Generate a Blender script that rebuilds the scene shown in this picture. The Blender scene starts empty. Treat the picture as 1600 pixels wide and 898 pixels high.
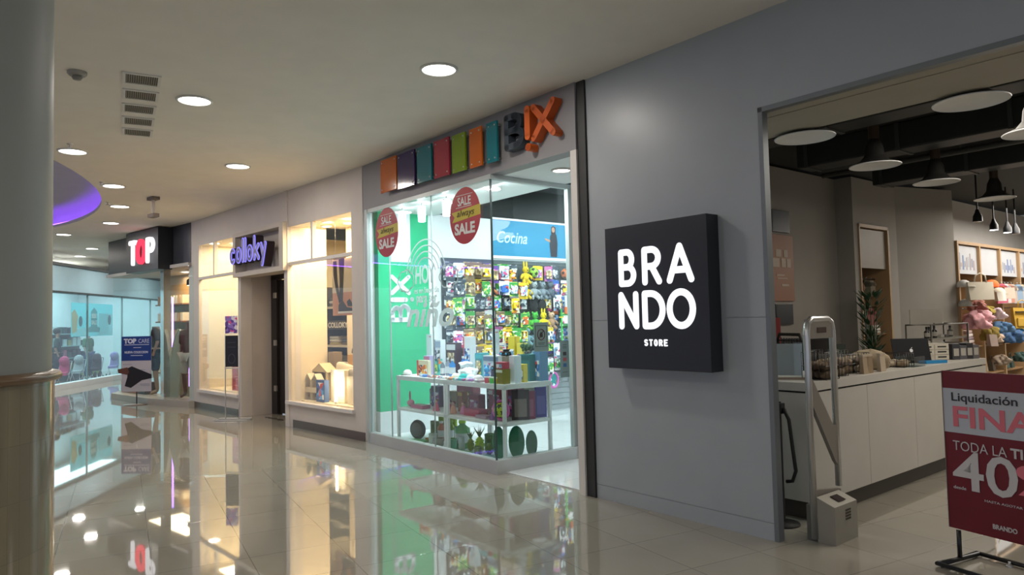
import bpy, bmesh, random
from math import *
from mathutils import Vector, Matrix
random.seed(7)
SC = bpy.context.scene; COL = SC.collection
# ------------------------------------------------------------------ camera, world, exposure
FPX, PITCH, ROLL, EYE = 1110.0, atan(52/1110.0), 0.024, 1.6
CEIL = 3.8
Fv = Vector((0, cos(PITCH), sin(PITCH))); U0 = Vector((0, -sin(PITCH), cos(PITCH))); R0 = Vector((1, 0, 0))
Rv = cos(ROLL)*R0 - sin(ROLL)*U0; Uv = sin(ROLL)*R0 + cos(ROLL)*U0
cd = bpy.data.cameras.new('camera'); cam = bpy.data.objects.new('camera', cd); COL.objects.link(cam)
cd.sensor_width = 36; cd.lens = FPX*36/1600; cd.clip_start = .05; cd.clip_end = 200
cam.matrix_world = Matrix(((Rv.x, Uv.x, -Fv.x, 0), (Rv.y, Uv.y, -Fv.y, 0), (Rv.z, Uv.z, -Fv.z, EYE), (0, 0, 0, 1)))
SC.camera = cam
SC.view_settings.view_transform = 'Standard'; SC.view_settings.look = 'None'
SC.view_settings.gamma = 1; SC.view_settings.use_curve_mapping = False
SC.view_settings.exposure = 0.3
W = bpy.data.worlds.new('mall_ambience'); SC.world = W; W.use_nodes = True
W.node_tree.nodes['Background'].inputs[0].default_value = (.66, .74, .86, 1)
W.node_tree.nodes['Background'].inputs[1].default_value = .56
DOWN_E, BIX_E, COL_E, BR_E, FAR_E = 17, 42, 34, 24, 300

def area(name, loc, size, e, color=(1, .95, .88), rot=(0, 0, 0), parent=None, shape='DISK', size_y=None, spread=None):
    l = bpy.data.lights.new(name, 'AREA'); l.shape = shape; l.size = size; l.energy = e; l.color = color
    if size_y: l.size_y = size_y
    if spread: l.spread = spread
    o = bpy.data.objects.new(name, l); COL.objects.link(o); o.location = loc; o.rotation_euler = rot
    if parent: o.parent = parent
    return o
def spot(name, loc, e, color, ang=80, blend=.6, rot=(0, 0, 0), parent=None, r=.03):
    l = bpy.data.lights.new(name, 'SPOT'); l.energy = e; l.color = color; l.spot_size = radians(ang); l.spot_blend = blend; l.shadow_soft_size = r
    o = bpy.data.objects.new(name, l); COL.objects.link(o); o.location = loc; o.rotation_euler = rot
    if parent: o.parent = parent
    return o

# ------------------------------------------------------------------ local frames along the shop fronts
class Frame:
    def __init__(s, ox, oy, deg, k=1.0):
        s.k = k; s.o = Vector((ox, oy)); s.a = radians(deg); s.u = Vector((cos(s.a), sin(s.a))); s.v = Vector((-sin(s.a), cos(s.a)))
    def w(s, u, v, z=0): q = s.o + s.u*(u*s.k) + s.v*v; return Vector((q.x, q.y, z))
    def l(s, x, y): q = Vector((x, y)) - s.o; return q.dot(s.u)/s.k, q.dot(s.v)
FB = Frame(.72, 6.45, -51.0)      # shop with the black light box
FX = Frame(-1.98, 9.72, -51.0)    # toy and home shop
FK = Frame(-6.61, 14.65, -46.8, .9415)   # children's clothing shop
FT = Frame(-10.03, 17.64, -41.2, 1.034)   # lingerie shop
FG = Frame(-12.44, 19.44, 96.6)   # far shop
WF = Frame(0, 0, 0)

# ------------------------------------------------------------------ materials
MATS = {}
def mat(name, col, rough=.5, metal=0, emit=None, es=1, coat=0, spec=.5, bump=None):
    if name in MATS: return MATS[name]
    m = bpy.data.materials.new(name); m.use_nodes = True; nt = m.node_tree; b = nt.nodes['Principled BSDF']
    b.inputs['Base Color'].default_value = (*col, 1); b.inputs['Roughness'].default_value = rough; b.inputs['Metallic'].default_value = metal
    b.inputs['Coat Weight'].default_value = coat; b.inputs['Specular IOR Level'].default_value = spec
    if emit: b.inputs['Emission Color'].default_value = (*emit, 1); b.inputs['Emission Strength'].default_value = es
    # faint procedural mottling so that no surface is perfectly flat
    tc = nt.nodes.new('ShaderNodeTexCoord'); n = nt.nodes.new('ShaderNodeTexNoise'); n.inputs['Scale'].default_value = 3 if bump is None else bump[0]
    nt.links.new(tc.outputs['Object'], n.inputs['Vector'])
    mx = nt.nodes.new('ShaderNodeMix'); mx.data_type = 'RGBA'; mx.blend_type = 'MULTIPLY'; mx.inputs[0].default_value = .12
    mx.inputs[6].default_value = (*col, 1); nt.links.new(n.outputs['Fac'], mx.inputs[7]); nt.links.new(mx.outputs[2], b.inputs['Base Color'])
    if bump:
        bp = nt.nodes.new('ShaderNodeBump'); bp.inputs['Strength'].default_value = bump[1]; bp.inputs['Distance'].default_value = .01
        nt.links.new(n.outputs['Fac'], bp.inputs['Height']); nt.links.new(bp.outputs[0], b.inputs['Normal'])
    MATS[name] = m; return m
def srgb(h):
    h = h.lstrip('#'); r = [int(h[i:i+2], 16)/255 for i in (0, 2, 4)]
    return tuple((c/12.92 if c <= .04045 else ((c+.055)/1.055)**2.4) for c in r)
def C(h, rough=.5, **k): return mat('paint_' + h + '_%g' % rough, srgb(h), rough, **k)
def emis(name, col, s):
    if name in MATS: return MATS[name]
    m = bpy.data.materials.new(name); m.use_nodes = True; nt = m.node_tree; nt.nodes.clear()
    e = nt.nodes.new('ShaderNodeEmission'); e.inputs[0].default_value = (*col, 1); e.inputs[1].default_value = s
    o = nt.nodes.new('ShaderNodeOutputMaterial'); nt.links.new(e.outputs[0], o.inputs[0]); MATS[name] = m; return m
def glass(name, tint=(1, 1, 1), refl=1.0, film=0.0):
    if name in MATS: return MATS[name]
    m = bpy.data.materials.new(name); m.use_nodes = True; nt = m.node_tree; nt.nodes.clear(); N = nt.nodes.new
    t = N('ShaderNodeBsdfTransparent'); t.inputs[0].default_value = (*tint, 1)
    g = N('ShaderNodeBsdfGlossy'); g.inputs['Roughness'].default_value = .01; g.inputs[0].default_value = (.95, .97, 1, 1)
    f = N('ShaderNodeFresnel'); ge = N('ShaderNodeNewGeometry'); mr = N('ShaderNodeMapRange')
    mr.inputs[3].default_value = 1.5; mr.inputs[4].default_value = 1/1.5; nt.links.new(ge.outputs['Backfacing'], mr.inputs[0]); nt.links.new(mr.outputs[0], f.inputs[0])
    mu = N('ShaderNodeMath'); mu.operation = 'MULTIPLY'; mu.inputs[1].default_value = refl; nt.links.new(f.outputs[0], mu.inputs[0])
    mx = N('ShaderNodeMixShader'); nt.links.new(mu.outputs[0], mx.inputs[0]); nt.links.new(t.outputs[0], mx.inputs[1]); nt.links.new(g.outputs[0], mx.inputs[2])
    o = N('ShaderNodeOutputMaterial')
    if film:
        d = N('ShaderNodeBsdfDiffuse'); d.inputs[0].default_value = (.8, .8, .8, 1); m2 = N('ShaderNodeMixShader'); m2.inputs[0].default_value = film
        nt.links.new(mx.outputs[0], m2.inputs[1]); nt.links.new(d.outputs[0], m2.inputs[2]); nt.links.new(m2.outputs[0], o.inputs[0])
    else: nt.links.new(mx.outputs[0], o.inputs[0])
    MATS[name] = m; return m
def prints(name, cols, scale=9):
    """printed packaging: blocks of a few inks, different on every package"""
    if name in MATS: return MATS[name]
    m = bpy.data.materials.new(name); m.use_nodes = True; nt = m.node_tree; N = nt.nodes.new; b = nt.nodes['Principled BSDF']
    tc = N('ShaderNodeTexCoord'); oi = N('ShaderNodeObjectInfo'); ad = N('ShaderNodeVectorMath'); ad.operation = 'ADD'
    mu = N('ShaderNodeMath'); mu.operation = 'MULTIPLY'; mu.inputs[1].default_value = 40; nt.links.new(oi.outputs['Random'], mu.inputs[0])
    nt.links.new(tc.outputs['Object'], ad.inputs[0]); nt.links.new(mu.outputs[0], ad.inputs[1])
    v = N('ShaderNodeTexVoronoi'); v.inputs['Scale'].default_value = scale; nt.links.new(ad.outputs[0], v.inputs['Vector'])
    sp = N('ShaderNodeSeparateColor'); nt.links.new(v.outputs['Color'], sp.inputs[0])
    r = N('ShaderNodeValToRGB'); r.color_ramp.interpolation = 'CONSTANT'; nt.links.new(sp.outputs[0], r.inputs[0])
    while len(r.color_ramp.elements) < len(cols): r.color_ramp.elements.new(.5)
    for i, c in enumerate(cols):
        e = r.color_ramp.elements[i]; e.position = [0, .42, .62, .78, .9][i]; e.color = (*srgb(c), 1)
    nt.links.new(r.outputs[0], b.inputs['Base Color']); b.inputs['Roughness'].default_value = .3
    MATS[name] = m; return m

white = mat('white_enamel', (.8, .8, .8), .35); offw = mat('offwhite_plaster', (.74, .70, .66), .6)
alu = mat('brushed_aluminium', (.50, .54, .53), .35, .25); alu2 = mat('satin_grey_metal', (.33, .34, .34), .4, .4)
black = mat('black_lacquer', (.012, .013, .015), .35); charcoal = mat('charcoal_panel', (.018, .021, .027), .4)
dark = mat('dark_void_paint', (.016, .018, .017), .8); rubber = mat('black_rubber', (.01, .01, .01), .6)
wood = mat('warm_wood', (.30, .17, .07), .5, bump=(30, .1)); wood2 = mat('pale_wood', (.42, .27, .14), .5)
taupe = mat('taupe_wall_paint', (.32, .295, .26), .8); chrome = mat('brushed_steel', (.62, .62, .62), .3, .85)
skirt_m = mat('brown_stone_skirting', (.11, .085, .07), .3)
clear = glass('window_glass', (.93, .985, .975), 1.0); clear2 = glass('clear_acrylic', (.9, .93, .93), .8)

def tile_mat(name, base, ang, size, joint=(.20, .18, .145), rough=.03, offs=(0, 0)):
    m = bpy.data.materials.new(name); m.use_nodes = True; nt = m.node_tree; N = nt.nodes.new; b = nt.nodes['Principled BSDF']
    tc = N('ShaderNodeTexCoord'); mp = N('ShaderNodeMapping'); mp.inputs['Rotation'].default_value = (0, 0, ang); mp.inputs['Location'].default_value = (*offs, 0)
    nt.links.new(tc.outputs['Object'], mp.inputs[0])
    br = N('ShaderNodeTexBrick'); br.offset = 0; br.squash = 1; br.inputs['Scale'].default_value = 1
    br.inputs['Brick Width'].default_value = size; br.inputs['Row Height'].default_value = size; br.inputs['Mortar Size'].default_value = .0035
    br.inputs['Color1'].default_value = (*base, 1); br.inputs['Color2'].default_value = (*[c*.94 for c in base], 1); br.inputs['Mortar'].default_value = (*joint, 1)
    br.inputs['Mortar Smooth'].default_value = .1
    nt.links.new(mp.outputs[0], br.inputs[0])
    n = N('ShaderNodeTexNoise'); n.inputs['Scale'].default_value = 1.3; n.inputs['Detail'].default_value = 6; nt.links.new(tc.outputs['Object'], n.inputs['Vector'])
    mx = N('ShaderNodeMix'); mx.data_type = 'RGBA'; mx.blend_type = 'SOFT_LIGHT'; mx.inputs[0].default_value = .25
    nt.links.new(br.outputs[0], mx.inputs[6]); nt.links.new(n.outputs['Fac'], mx.inputs[7]); nt.links.new(mx.outputs[2], b.inputs['Base Color'])
    b.inputs['Roughness'].default_value = rough; b.inputs['IOR'].default_value = 1.6
    b.inputs['Coat Weight'].default_value = .35; b.inputs['Coat Roughness'].default_value = .02
    bp = N('ShaderNodeBump'); bp.invert = True; bp.inputs['Strength'].default_value = .25; bp.inputs['Distance'].default_value = .003
    nt.links.new(br.outputs['Fac'], bp.inputs['Height']); nt.links.new(bp.outputs[0], b.inputs['Normal'])
    return m

def film(name, col, tr=.75):
    if name in MATS: return MATS[name]
    m = bpy.data.materials.new(name); m.use_nodes = True; nt = m.node_tree; nt.nodes.clear(); N = nt.nodes.new
    d = N('ShaderNodeBsdfDiffuse'); d.inputs[0].default_value = (*col, 1); t = N('ShaderNodeBsdfTranslucent'); t.inputs[0].default_value = (*col, 1)
    mx = N('ShaderNodeMixShader'); mx.inputs[0].default_value = tr; nt.links.new(d.outputs[0], mx.inputs[1]); nt.links.new(t.outputs[0], mx.inputs[2])
    o = N('ShaderNodeOutputMaterial'); nt.links.new(mx.outputs[0], o.inputs[0]); MATS[name] = m; return m

# ------------------------------------------------------------------ mesh builder
class MB:
    def __init__(s): s.v = []; s.f = []; s.m = []; s.cur = 0; s.sm = []; s.smooth = False
    def mi(s, i): s.cur = i; return s
    def add(s, vs, fs):
        k = len(s.v); s.v += [tuple(x) for x in vs]
        for f in fs: s.f.append([k+i for i in f]); s.m.append(s.cur); s.sm.append(s.smooth)
        return s
    def box(s, x0, x1, y0, y1, z0, z1, ch=0):
        if ch <= 0:
            vs = [(x, y, z) for x in (x0, x1) for y in (y0, y1) for z in (z0, z1)]
            return s.add(vs, [(0, 1, 3, 2), (4, 6, 7, 5), (0, 4, 5, 1), (2, 3, 7, 6), (0, 2, 6, 4), (1, 5, 7, 3)])
        bm = bmesh.new(); r = bmesh.ops.create_cube(bm, size=1)
        for v in bm.verts: v.co = Vector(((x0+x1)/2+v.co.x*(x1-x0), (y0+y1)/2+v.co.y*(y1-y0), (z0+z1)/2+v.co.z*(z1-z0)))
        bmesh.ops.bevel(bm, geom=bm.edges[:], offset=ch, segments=2, affect='EDGES', profile=.7)
        return s.bm(bm)
    def bm(s, bm, M=None):
        bm.verts.index_update()
        s.add([(M @ v.co if M else v.co) for v in bm.verts], [[v.index for v in f.verts] for f in bm.faces]); bm.free(); return s
    def prism(s, pts, y0, y1):  # outline in x,z extruded along y (pts CCW seen from -y)
        n = len(pts); vs = [(x, y0, z) for x, z in pts] + [(x, y1, z) for x, z in pts]
        fs = [tuple(range(n)), tuple(range(2*n-1, n-1, -1))] + [(i, i+n, (i+1) % n+n, (i+1) % n) for i in range(n)]
        return s.add(vs, fs)
    def hprism(s, pts, z0, z1):
        n = len(pts); vs = [(x, y, z0) for x, y in pts] + [(x, y, z1) for x, y in pts]
        fs = [tuple(range(n-1, -1, -1)), tuple(range(n, 2*n))] + [(i, (i+1) % n, (i+1) % n+n, i+n) for i in range(n)]
        return s.add(vs, fs)
    def lathe(s, prof, seg=20, c=(0, 0, 0), sx=1, sy=1, a0=0, cap=True):  # prof: (r,z)
        vs = []; fs = []; n = len(prof); o = s.smooth; s.smooth = True
        for r, z in prof:
            for i in range(seg): t = a0+2*pi*i/seg; vs.append((c[0]+r*cos(t)*sx, c[1]+r*sin(t)*sy, c[2]+z))
        for j in range(n-1):
            for i in range(seg): a = j*seg+i; b = j*seg+(i+1) % seg; fs.append((a, b, b+seg, a+seg))
        s.add(vs, fs); s.smooth = False
        if cap:
            if prof[0][0] > 1e-4: s.add(vs[:seg], [tuple(range(seg-1, -1, -1))])
            if prof[-1][0] > 1e-4: s.add(vs[-seg:], [tuple(range(seg))])
        s.smooth = o; return s
    def cyl(s, x, y, z0, z1, r, seg=16, r2=None): return s.lathe([(r, z0), (r if r2 is None else r2, z1)], seg, (x, y, 0))
    def ball(s, x, y, z, rx, ry=None, rz=None, seg=14):
        ry = ry or rx; rz = rz or rx; n = max(6, seg//2)
        return s.lathe([(max(1e-5, sin(pi*i/n)), -cos(pi*i/n)*rz) for i in range(n+1)], seg, (x, y, z), rx, ry, cap=False)
    def tube(s, pts, r, seg=8, closed=False, cap=True):
        pts = [Vector(p) for p in pts]; n = len(pts); vs = []; fs = []; prev = None
        for i, p in enumerate(pts):
            if closed: t = (pts[(i+1) % n]-pts[i-1])
            else: t = pts[min(i+1, n-1)]-pts[max(i-1, 0)]
            t.normalize()
            if prev is None: a = Vector((0, 0, 1)) if abs(t.z) < .9 else Vector((1, 0, 0)); nx = t.cross(a).normalized()
            else: nx = (prev - t*prev.dot(t)).normalized()
            prev = nx; ny = t.cross(nx); rr = r[i] if isinstance(r, (list, tuple)) else r
            for k in range(seg): q = 2*pi*k/seg; vs.append(p+nx*(rr*cos(q))+ny*(rr*sin(q)))
        for i in range(n if closed else n-1):
            for k in range(seg): a = i*seg+k; b = i*seg+(k+1) % seg; c = (i+1) % n*seg; fs.append((a, b, c+(k+1) % seg, c+k))
        if not closed and cap: fs += [tuple(range(seg-1, -1, -1)), tuple(range((n-1)*seg, n*seg))]
        o = s.smooth; s.smooth = True; s.add(vs, fs); s.smooth = o; return s
    def strokes(s, paths, w, y0, y1, seg=10):  # rounded strokes in the x,z plane, thickness along y
        for path in paths:
            for i in range(len(path)-1):
                (x0, z0), (x1, z1) = path[i], path[i+1]; d = hypot(x1-x0, z1-z0)
                if d < 1e-6: continue
                nx, nz = -(z1-z0)/d*w/2, (x1-x0)/d*w/2
                s.prism([(x0-nx, z0-nz), (x1-nx, z1-nz), (x1+nx, z1+nz), (x0+nx, z0+nz)], y0, y1)
            for x, z in path: s.prism([(x+w/2*cos(2*pi*k/seg), z+w/2*sin(2*pi*k/seg)) for k in range(seg)], y0, y1)
        return s
    def mesh(s, name, mats):
        me = bpy.data.meshes.new(name); me.from_pydata(s.v, [], s.f)
        for m in (mats if isinstance(mats, (list, tuple)) else [mats]): me.materials.append(m)
        me.polygons.foreach_set('material_index', s.m); me.polygons.foreach_set('use_smooth', s.sm); me.update(); return me
    def build(s, name, mats, parent=None, loc=(0, 0, 0), rot=(0, 0, 0), label=None):
        o = bpy.data.objects.new(name, s.mesh(name, mats)); COL.objects.link(o); o.location = loc; o.rotation_euler = rot
        if parent: o.parent = parent
        if label: o['label'] = label
        return o
def thing(name, label, cat, fr, u, v, z=0, rot=0, group=None):
    o = bpy.data.objects.new(name, None); COL.objects.link(o); o.empty_display_size = .1
    o.location = fr.w(u, v, z); o.rotation_euler = (0, 0, fr.a+rot); o['label'] = label; o['category'] = cat
    if group: o['group'] = group
    return o
def single(name, mb, mats, label, cat, fr, u, v, z=0, rot=0, group=None):
    o = mb.build(name, mats, None, fr.w(u, v, z), (0, 0, fr.a+rot)); o['label'] = label; o['category'] = cat
    if group: o['group'] = group
    return o
def struct(name, mb, mats, fr=WF, parent=None, label=None):
    if fr.k != 1: mb.v = [(x*fr.k, y, z) for x, y, z in mb.v]
    o = mb.build(name, mats, parent, (0, 0, 0) if parent else fr.w(0, 0, 0), (0, 0, 0 if parent else fr.a))
    if not parent: o['kind'] = 'structure'
    if label: o['label'] = label
    return o
def B(*a, ch=0): return MB().box(*a, ch=ch)
def text(s, size, m, parent, loc, bold=0, ext=.002, sx=1, rot=(pi/2, 0, 0), shear=0, align='CENTER', name='lettering', space=1, hfit=None, wfit=None):
    """lettering standing in the local x,z plane and read from -y; hfit / wfit: wanted cap height and width"""
    c = bpy.data.curves.new(name, 'FONT'); c.body = s; c.size = size; c.offset = bold; c.extrude = ext; c.align_x = align; c.align_y = 'CENTER'; c.shear = shear; c.space_character = space; c.resolution_u = 3
    o = bpy.data.objects.new('tmp', c); COL.objects.link(o)
    me = bpy.data.meshes.new_from_object(o); bpy.data.objects.remove(o); me.name = name; me.materials.clear(); me.materials.append(m)
    xs = [v.co.x for v in me.vertices]; ys = [v.co.y for v in me.vertices]
    if xs and (hfit or wfit):
        w, h = max(xs)-min(xs), max(ys)-min(ys); cx, cy = (max(xs)+min(xs))/2, (max(ys)+min(ys))/2
        ky = hfit/h if hfit else wfit/w; kx = wfit/w if wfit else ky
        for v in me.vertices: v.co.x = (v.co.x-cx)*kx; v.co.y = (v.co.y-cy)*ky
    elif sx != 1:
        for v in me.vertices: v.co.x *= sx
    ob = bpy.data.objects.new(name, me); COL.objects.link(ob); ob.location = loc; ob.rotation_euler = rot
    if parent: ob.parent = parent
    return ob
def arc(cx, cz, rx, rz, a0, a1, n=14): return [(cx+rx*cos(radians(a0+(a1-a0)*i/n)), cz+rz*sin(radians(a0+(a1-a0)*i/n))) for i in range(n+1)]
LET = {  # rounded sans letters as strokes on a unit box (x 0..w, z 0..1)
 'B': (.62, [[(0, 0), (0, 1)], [(0, 1), (.3, 1)]+arc(.3, .76, .24, .24, 90, -90)+[(0, .52)], [(0, .52), (.33, .52)]+arc(.33, .26, .29, .26, 90, -90)+[(0, 0)]]),
 'R': (.62, [[(0, 0), (0, 1)], [(0, 1), (.3, 1)]+arc(.3, .74, .3, .26, 90, -90)+[(0, .48)], [(.32, .46), (.62, 0)]]),
 'A': (.76, [[(0, 0), (.38, 1), (.76, 0)], [(.14, .3), (.62, .3)]]),
 'N': (.62, [[(0, 0), (0, 1), (.62, 0), (.62, 1)]]),
 'D': (.66, [[(0, 0), (0, 1), (.22, 1)]+arc(.22, .5, .44, .5, 90, -90)+[(0, 0)]]),
 'O': (.78, [arc(.39, .5, .39, .5, 0, 360, 28)]),
 'S': (.5, [arc(.25, .75, .25, .25, 30, 270)+arc(.25, .25, .25, .25, 90, -150)]),
 'T': (.6, [[(0, 1), (.6, 1)], [(.3, 1), (.3, 0)]]), 'E': (.5, [[(.5, 1), (0, 1), (0, 0), (.5, 0)], [(0, .5), (.42, .5)]]),
 'P': (.58, [[(0, 0), (0, 1), (.3, 1)]+arc(.3, .74, .28, .26, 90, -90)+[(0, .48)]]),
 'X': (.62, [[(0, 0), (.62, 1)], [(0, 1), (.62, 0)]]), '!': (.0, [[(0, .26), (0, 1)], [(0, -.07), (0, -.069)]]),
 'c': (.5, [arc(.27, .3, .25, .3, 50, 310)]), 'o': (.54, [arc(.27, .3, .27, .3, 0, 360, 20)]), 'l': (.02, [[(0, 0), (0, 1)]]),
 'a': (.54, [arc(.27, .3, .27, .3, 0, 360, 20), [(.54, .6), (.54, 0)]]), 'k': (.44, [[(0, 0), (0, 1)], [(.42, .6), (.02, .26)], [(.14, .36), (.44, 0)]]),
 'y': (.48, [[(0, .6), (.25, .02)], [(.48, .6), (.12, -.32)]])}
def letter(mb, ch, x, z, w, h, sw, y0, y1):
    lw, paths = LET[ch]; k = (w-sw)/lw if lw > .05 else 1
    mb.strokes([[(x+sw/2+px*k, z+sw/2+pz*(h-sw)) for px, pz in p] for p in paths], sw, y0, y1)

# ================================================================== SETTING: floor, ceiling
VPX = (190-800)/1110.0; TA = atan2(1, VPX)  # direction the tile rows run in
fl = MB().box(-34, 16, -8, 42, -.2, 0)
struct('floor', fl, tile_mat('polished_beige_tile', (.335, .31, .258), -TA, .6, offs=(.1, .18)))
# ceiling slab with a round recess at the left
CX, CY, CR = -14.96, 7.32, 9.28
ceil_m = mat('ceiling_paint', (.83, .79, .73), .75)
N_ = 128; HB = CR+.6
circ = [(CX+CR*cos(2*pi*i/N_), CY+CR*sin(2*pi*i/N_)) for i in range(N_)]; sq = []
for i in range(N_):
    t = 2*pi*i/N_; dx, dy = cos(t), sin(t); k = HB/max(abs(dx), abs(dy)); sq.append((CX+dx*k, CY+dy*k))
cm = MB(); vs = []; fs = []
for z in (CEIL, CEIL+.06): vs += [(x, y, z) for x, y in circ] + [(x, y, z) for x, y in sq]
for i in range(N_):
    j = (i+1) % N_; fs += [(i, j, N_+j, N_+i), (2*N_+i, 3*N_+i, 3*N_+j, 2*N_+j), (i, 2*N_+i, 2*N_+j, j)]
cm.add(vs, fs)
x0, x1, y0, y1 = CX-HB, CX+HB, CY-HB, CY+HB
cm.box(x1, 16, -8, 42, CEIL, CEIL+.06); cm.box(x0, x1, -8, y0, CEIL, CEIL+.06); cm.box(x0, x1, y1, 42, CEIL, CEIL+.06); cm.box(-34, x0, -8, 42, CEIL, CEIL+.06)
struct('ceiling', cm, ceil_m)
# glowing cove: riser and upper ceiling behind the round edge, lamp strip hidden on the edge
cv = thing('cove_light', 'round recessed ceiling cove glowing purple beside the round column', 'cove light', WF, CX, CY, CEIL)
rg = MB(); rg.lathe([(CR+.32, .06), (CR+.32, .40), (.01, .40)], 128, cap=False); rg.build('cove_shell', mat('cove_paint', (.62, .57, .54), .7), cv)
rg = MB(); rg.tube([((CR+.10)*cos(2*pi*i/128), (CR+.10)*sin(2*pi*i/128), .085) for i in range(128)], .015, 6, closed=True)
rg.build('light_strip', emis('purple_led', (.22, .07, 1.0), 17), cv)

# ------------------------------------------------------------------ BRANDO side
wall_b = mat('blue_grey_panel', (.395, .425, .455), .36)
w = MB()
w.box(0, 1.74, 0, .06, .125, 1.582); w.box(0, 1.74, 0, .06, 1.586, CEIL); w.box(1.74, 7, 0, .235, 3.101, CEIL)
w.box(0.0, 1.74, .008, .06, 1.582, 1.586); w.box(0, 1.74, .006, .06, .121, .125); w.box(0, 1.74, 0, .06, 0, .121)
struct('wall_right', w, wall_b, FB)
struct('trim_1', B(1.74, 1.775, -.004, .065, 0, 3.10).box(1.74, 7, -.004, .06, 3.065, 3.10), mat('grey_frame_metal', (.20, .22, .235), .4, .3), FB)
struct('trim_2', B(-.105, -.003, -.02, .2, 0, CEIL), mat('dark_joint_strip', (.03, .03, .027), .45), FB)
struct('beam', B(.2, 7, .24, .82, 3.08, 3.655).box(.2, 1.74, .065, .24, 3.085, 3.655).box(1.74, 7, .06, .24, 3.085, 3.1), mat('beige_lintel', (.40, .36, .29), .7), FB)
w = MB()
w.box(-.85, -.65, 2.2, 5.92, 0, 3.62); w.box(-.85, -.39, 5.92, 6.05, 0, 3.62); 
w.box(-.6, -.39, 6.05, 6.07, 0, 3.62); w.box(-.6, -.39, 6.07, 7.05, 2.92, 3.62); w.box(-.6, -.39, 7.05, 7.38, 0, 3.62)
w.box(-.95, -.9, 6.0, 7.2, 0, 3.62)
w.hprism([(-.39, 7.38), (-.01, 8.68), (-.2, 8.68), (-.6, 7.38)], 0, 3.62)
struct('wall_back', w, taupe, FB)
w = MB(); w.box(-.5, -.42, 8.7, 14, 0, 3.62); w.box(-.45, 6.5, 14, 14.2, 0, 3.62); w.box(6.5, 6.7, .3, 14, 0, 3.62)
struct('wall_store_side', w, mat('grey_store_wall', (.5, .49, .47), .8), FB)
# dark open deck with beams and ducts
struct('ceiling_store', B(-.9, 6.6, .82, 14, 3.66, 3.76), dark, FB)
for i, (a, b) in enumerate(((1.35, 2.25), (3.3, 3.85), (5.2, 5.85))):
    d = thing('air_duct', ['dark square duct under the shop ceiling just inside the lintel', 'dark square duct under the shop ceiling above the middle pendant lamps', 'dark square duct under the shop ceiling farthest from the lintel'][i], 'duct', FB, 0, 0, 0)
    B(.1, 6.4, b-.35, b, 3.36, 3.655, ch=.02).build('duct_casing', mat('dark_duct_metal', (.035, .038, .036), .5, .3), d)
    for k in range(6): B(.2+k*1.05, k*1.05+.24, b-.37, b+.02, 3.35, 3.655).build('duct_flange', mat('dark_flange', (.05, .055, .05), .5), d)
for i, v in enumerate((1.15, 2.45, 4.9)):
    t = MB(); t.tube([(-.3, v, 3.5), (6.3, v, 3.5)], .035, 8)
    for k in range(5): t.box(k*1.3+.1, k*1.3+.12, v-.01, v+.01, 3.5, 3.66)
    single('ceiling_pipe', t, mat('grey_pipe', (.09, .095, .09), .5), ['thin dark pipe under the shop ceiling nearest the lintel', 'thin dark pipe under the shop ceiling behind the first pendant lamps', 'thin dark pipe under the shop ceiling farthest back'][i], 'pipe', FB, 0, 0)
# ------------------------------------------------------------------ BIX side structure
hdr = mat('grey_header_panel', (.27, .26, .27), .45)
w = MB(); w.box(-.12, 4.135, 0, .16, 3.17, CEIL)
struct('wall_header', w, hdr, FX)
struct('trim_3', B(4.055, 4.135, .0, .06, 0, 3.17), offw, FX)
struct('ceiling_display', B(0, 4.13, .16, 1.08, 3.17, 3.25).box(0, 3.25, 1.04, 1.08, 3.25, 3.71), mat('display_ceiling_white', (.75, .78, .78), .6), FX)
struct('ceiling_toy_shop', B(-.12, 3.35, 1.08, 5.3, 3.72, 3.79), dark, FX)
green = mat('green_wall_paint', srgb('#1fae7a'), .6); wpaint = mat('white_wall_paint', (.74, .78, .80), .6)
w = MB(); w.mi(0).box(-.12, 0, .17, 5.2, 0, .39)
w.mi(1).box(-.12, 0, .17, .99, .39, 2.47); w.box(-.12, 0, .17, .37, 2.47, 3.17); w.box(-.12, 0, .69, .99, 2.47, 3.17)
w.mi(0).box(-.12, 0, .37, .69, 2.47, 3.17); w.box(-.12, 0, .99, 5.2, .39, 3.2); w.mi(2).box(-.12, 0, .99, 5.2, 3.2, 3.72)
struct('wall_left', w, [wpaint, green, dark], FX)
struct('wall_toy_shop_back', B(-.12, 3.35, 5.2, 5.3, 0, 3.72), mat('toy_shop_back_wall', (.55, .58, .6), .7), FX)
struct('wall_toy_shop_right', B(3.25, 3.35, 1.5, 5.2, 0, 3.72).box(3.25, 4.13, 1.4, 1.5, 0, 3.72), wpaint, FX)
struct('floor_toy_shop', B(0, 4.12, .1, 5.2, 0.0, .012), tile_mat('white_gloss_tile', (.72, .75, .75), 0, .6, (.5, .52, .52), .12), FX)
# glazing: plinth, rails, panes
f = MB(); f.box(.02, 2.86, -.02, .08, 0, .14); f.box(2.76, 2.86, .08, 1.2, 0, .14)
struct('trim_4', f, mat('plinth_metal', (.52, .53, .53), .35, .2), FX)
f = MB(); f.box(.0, 2.84, -.01, .05, 3.12, 3.17); f.box(2.78, 2.84, .05, 1.2, 3.12, 3.17); f.box(-.02, .045, -.02, .06, 0, 3.17)
f.box(2.775, 2.835, 1.12, 1.2, .14, 3.12); f.box(2.85, 2.89, 1.16, 1.22, .0, 3.17)
struct('trim_5', f, alu, FX)
for i, (a, b) in enumerate(((.045, .60), (.604, 1.62), (1.624, 2.80))):
    g = B(a, b, .01, .02, .14, 3.12); struct('window_%d' % (i+1), g, clear, FX)
struct('window_4', B(2.80, 2.81, .024, 1.12, .14, 3.12), clear, FX)
f = MB()
for u in (.602, 1.622): f.box(u-.002, u+.002, .006, .024, .14, 3.12)
struct('trim_15', f, mat('pale_glass_joint', (.45, .52, .52), .3), FX)
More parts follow.
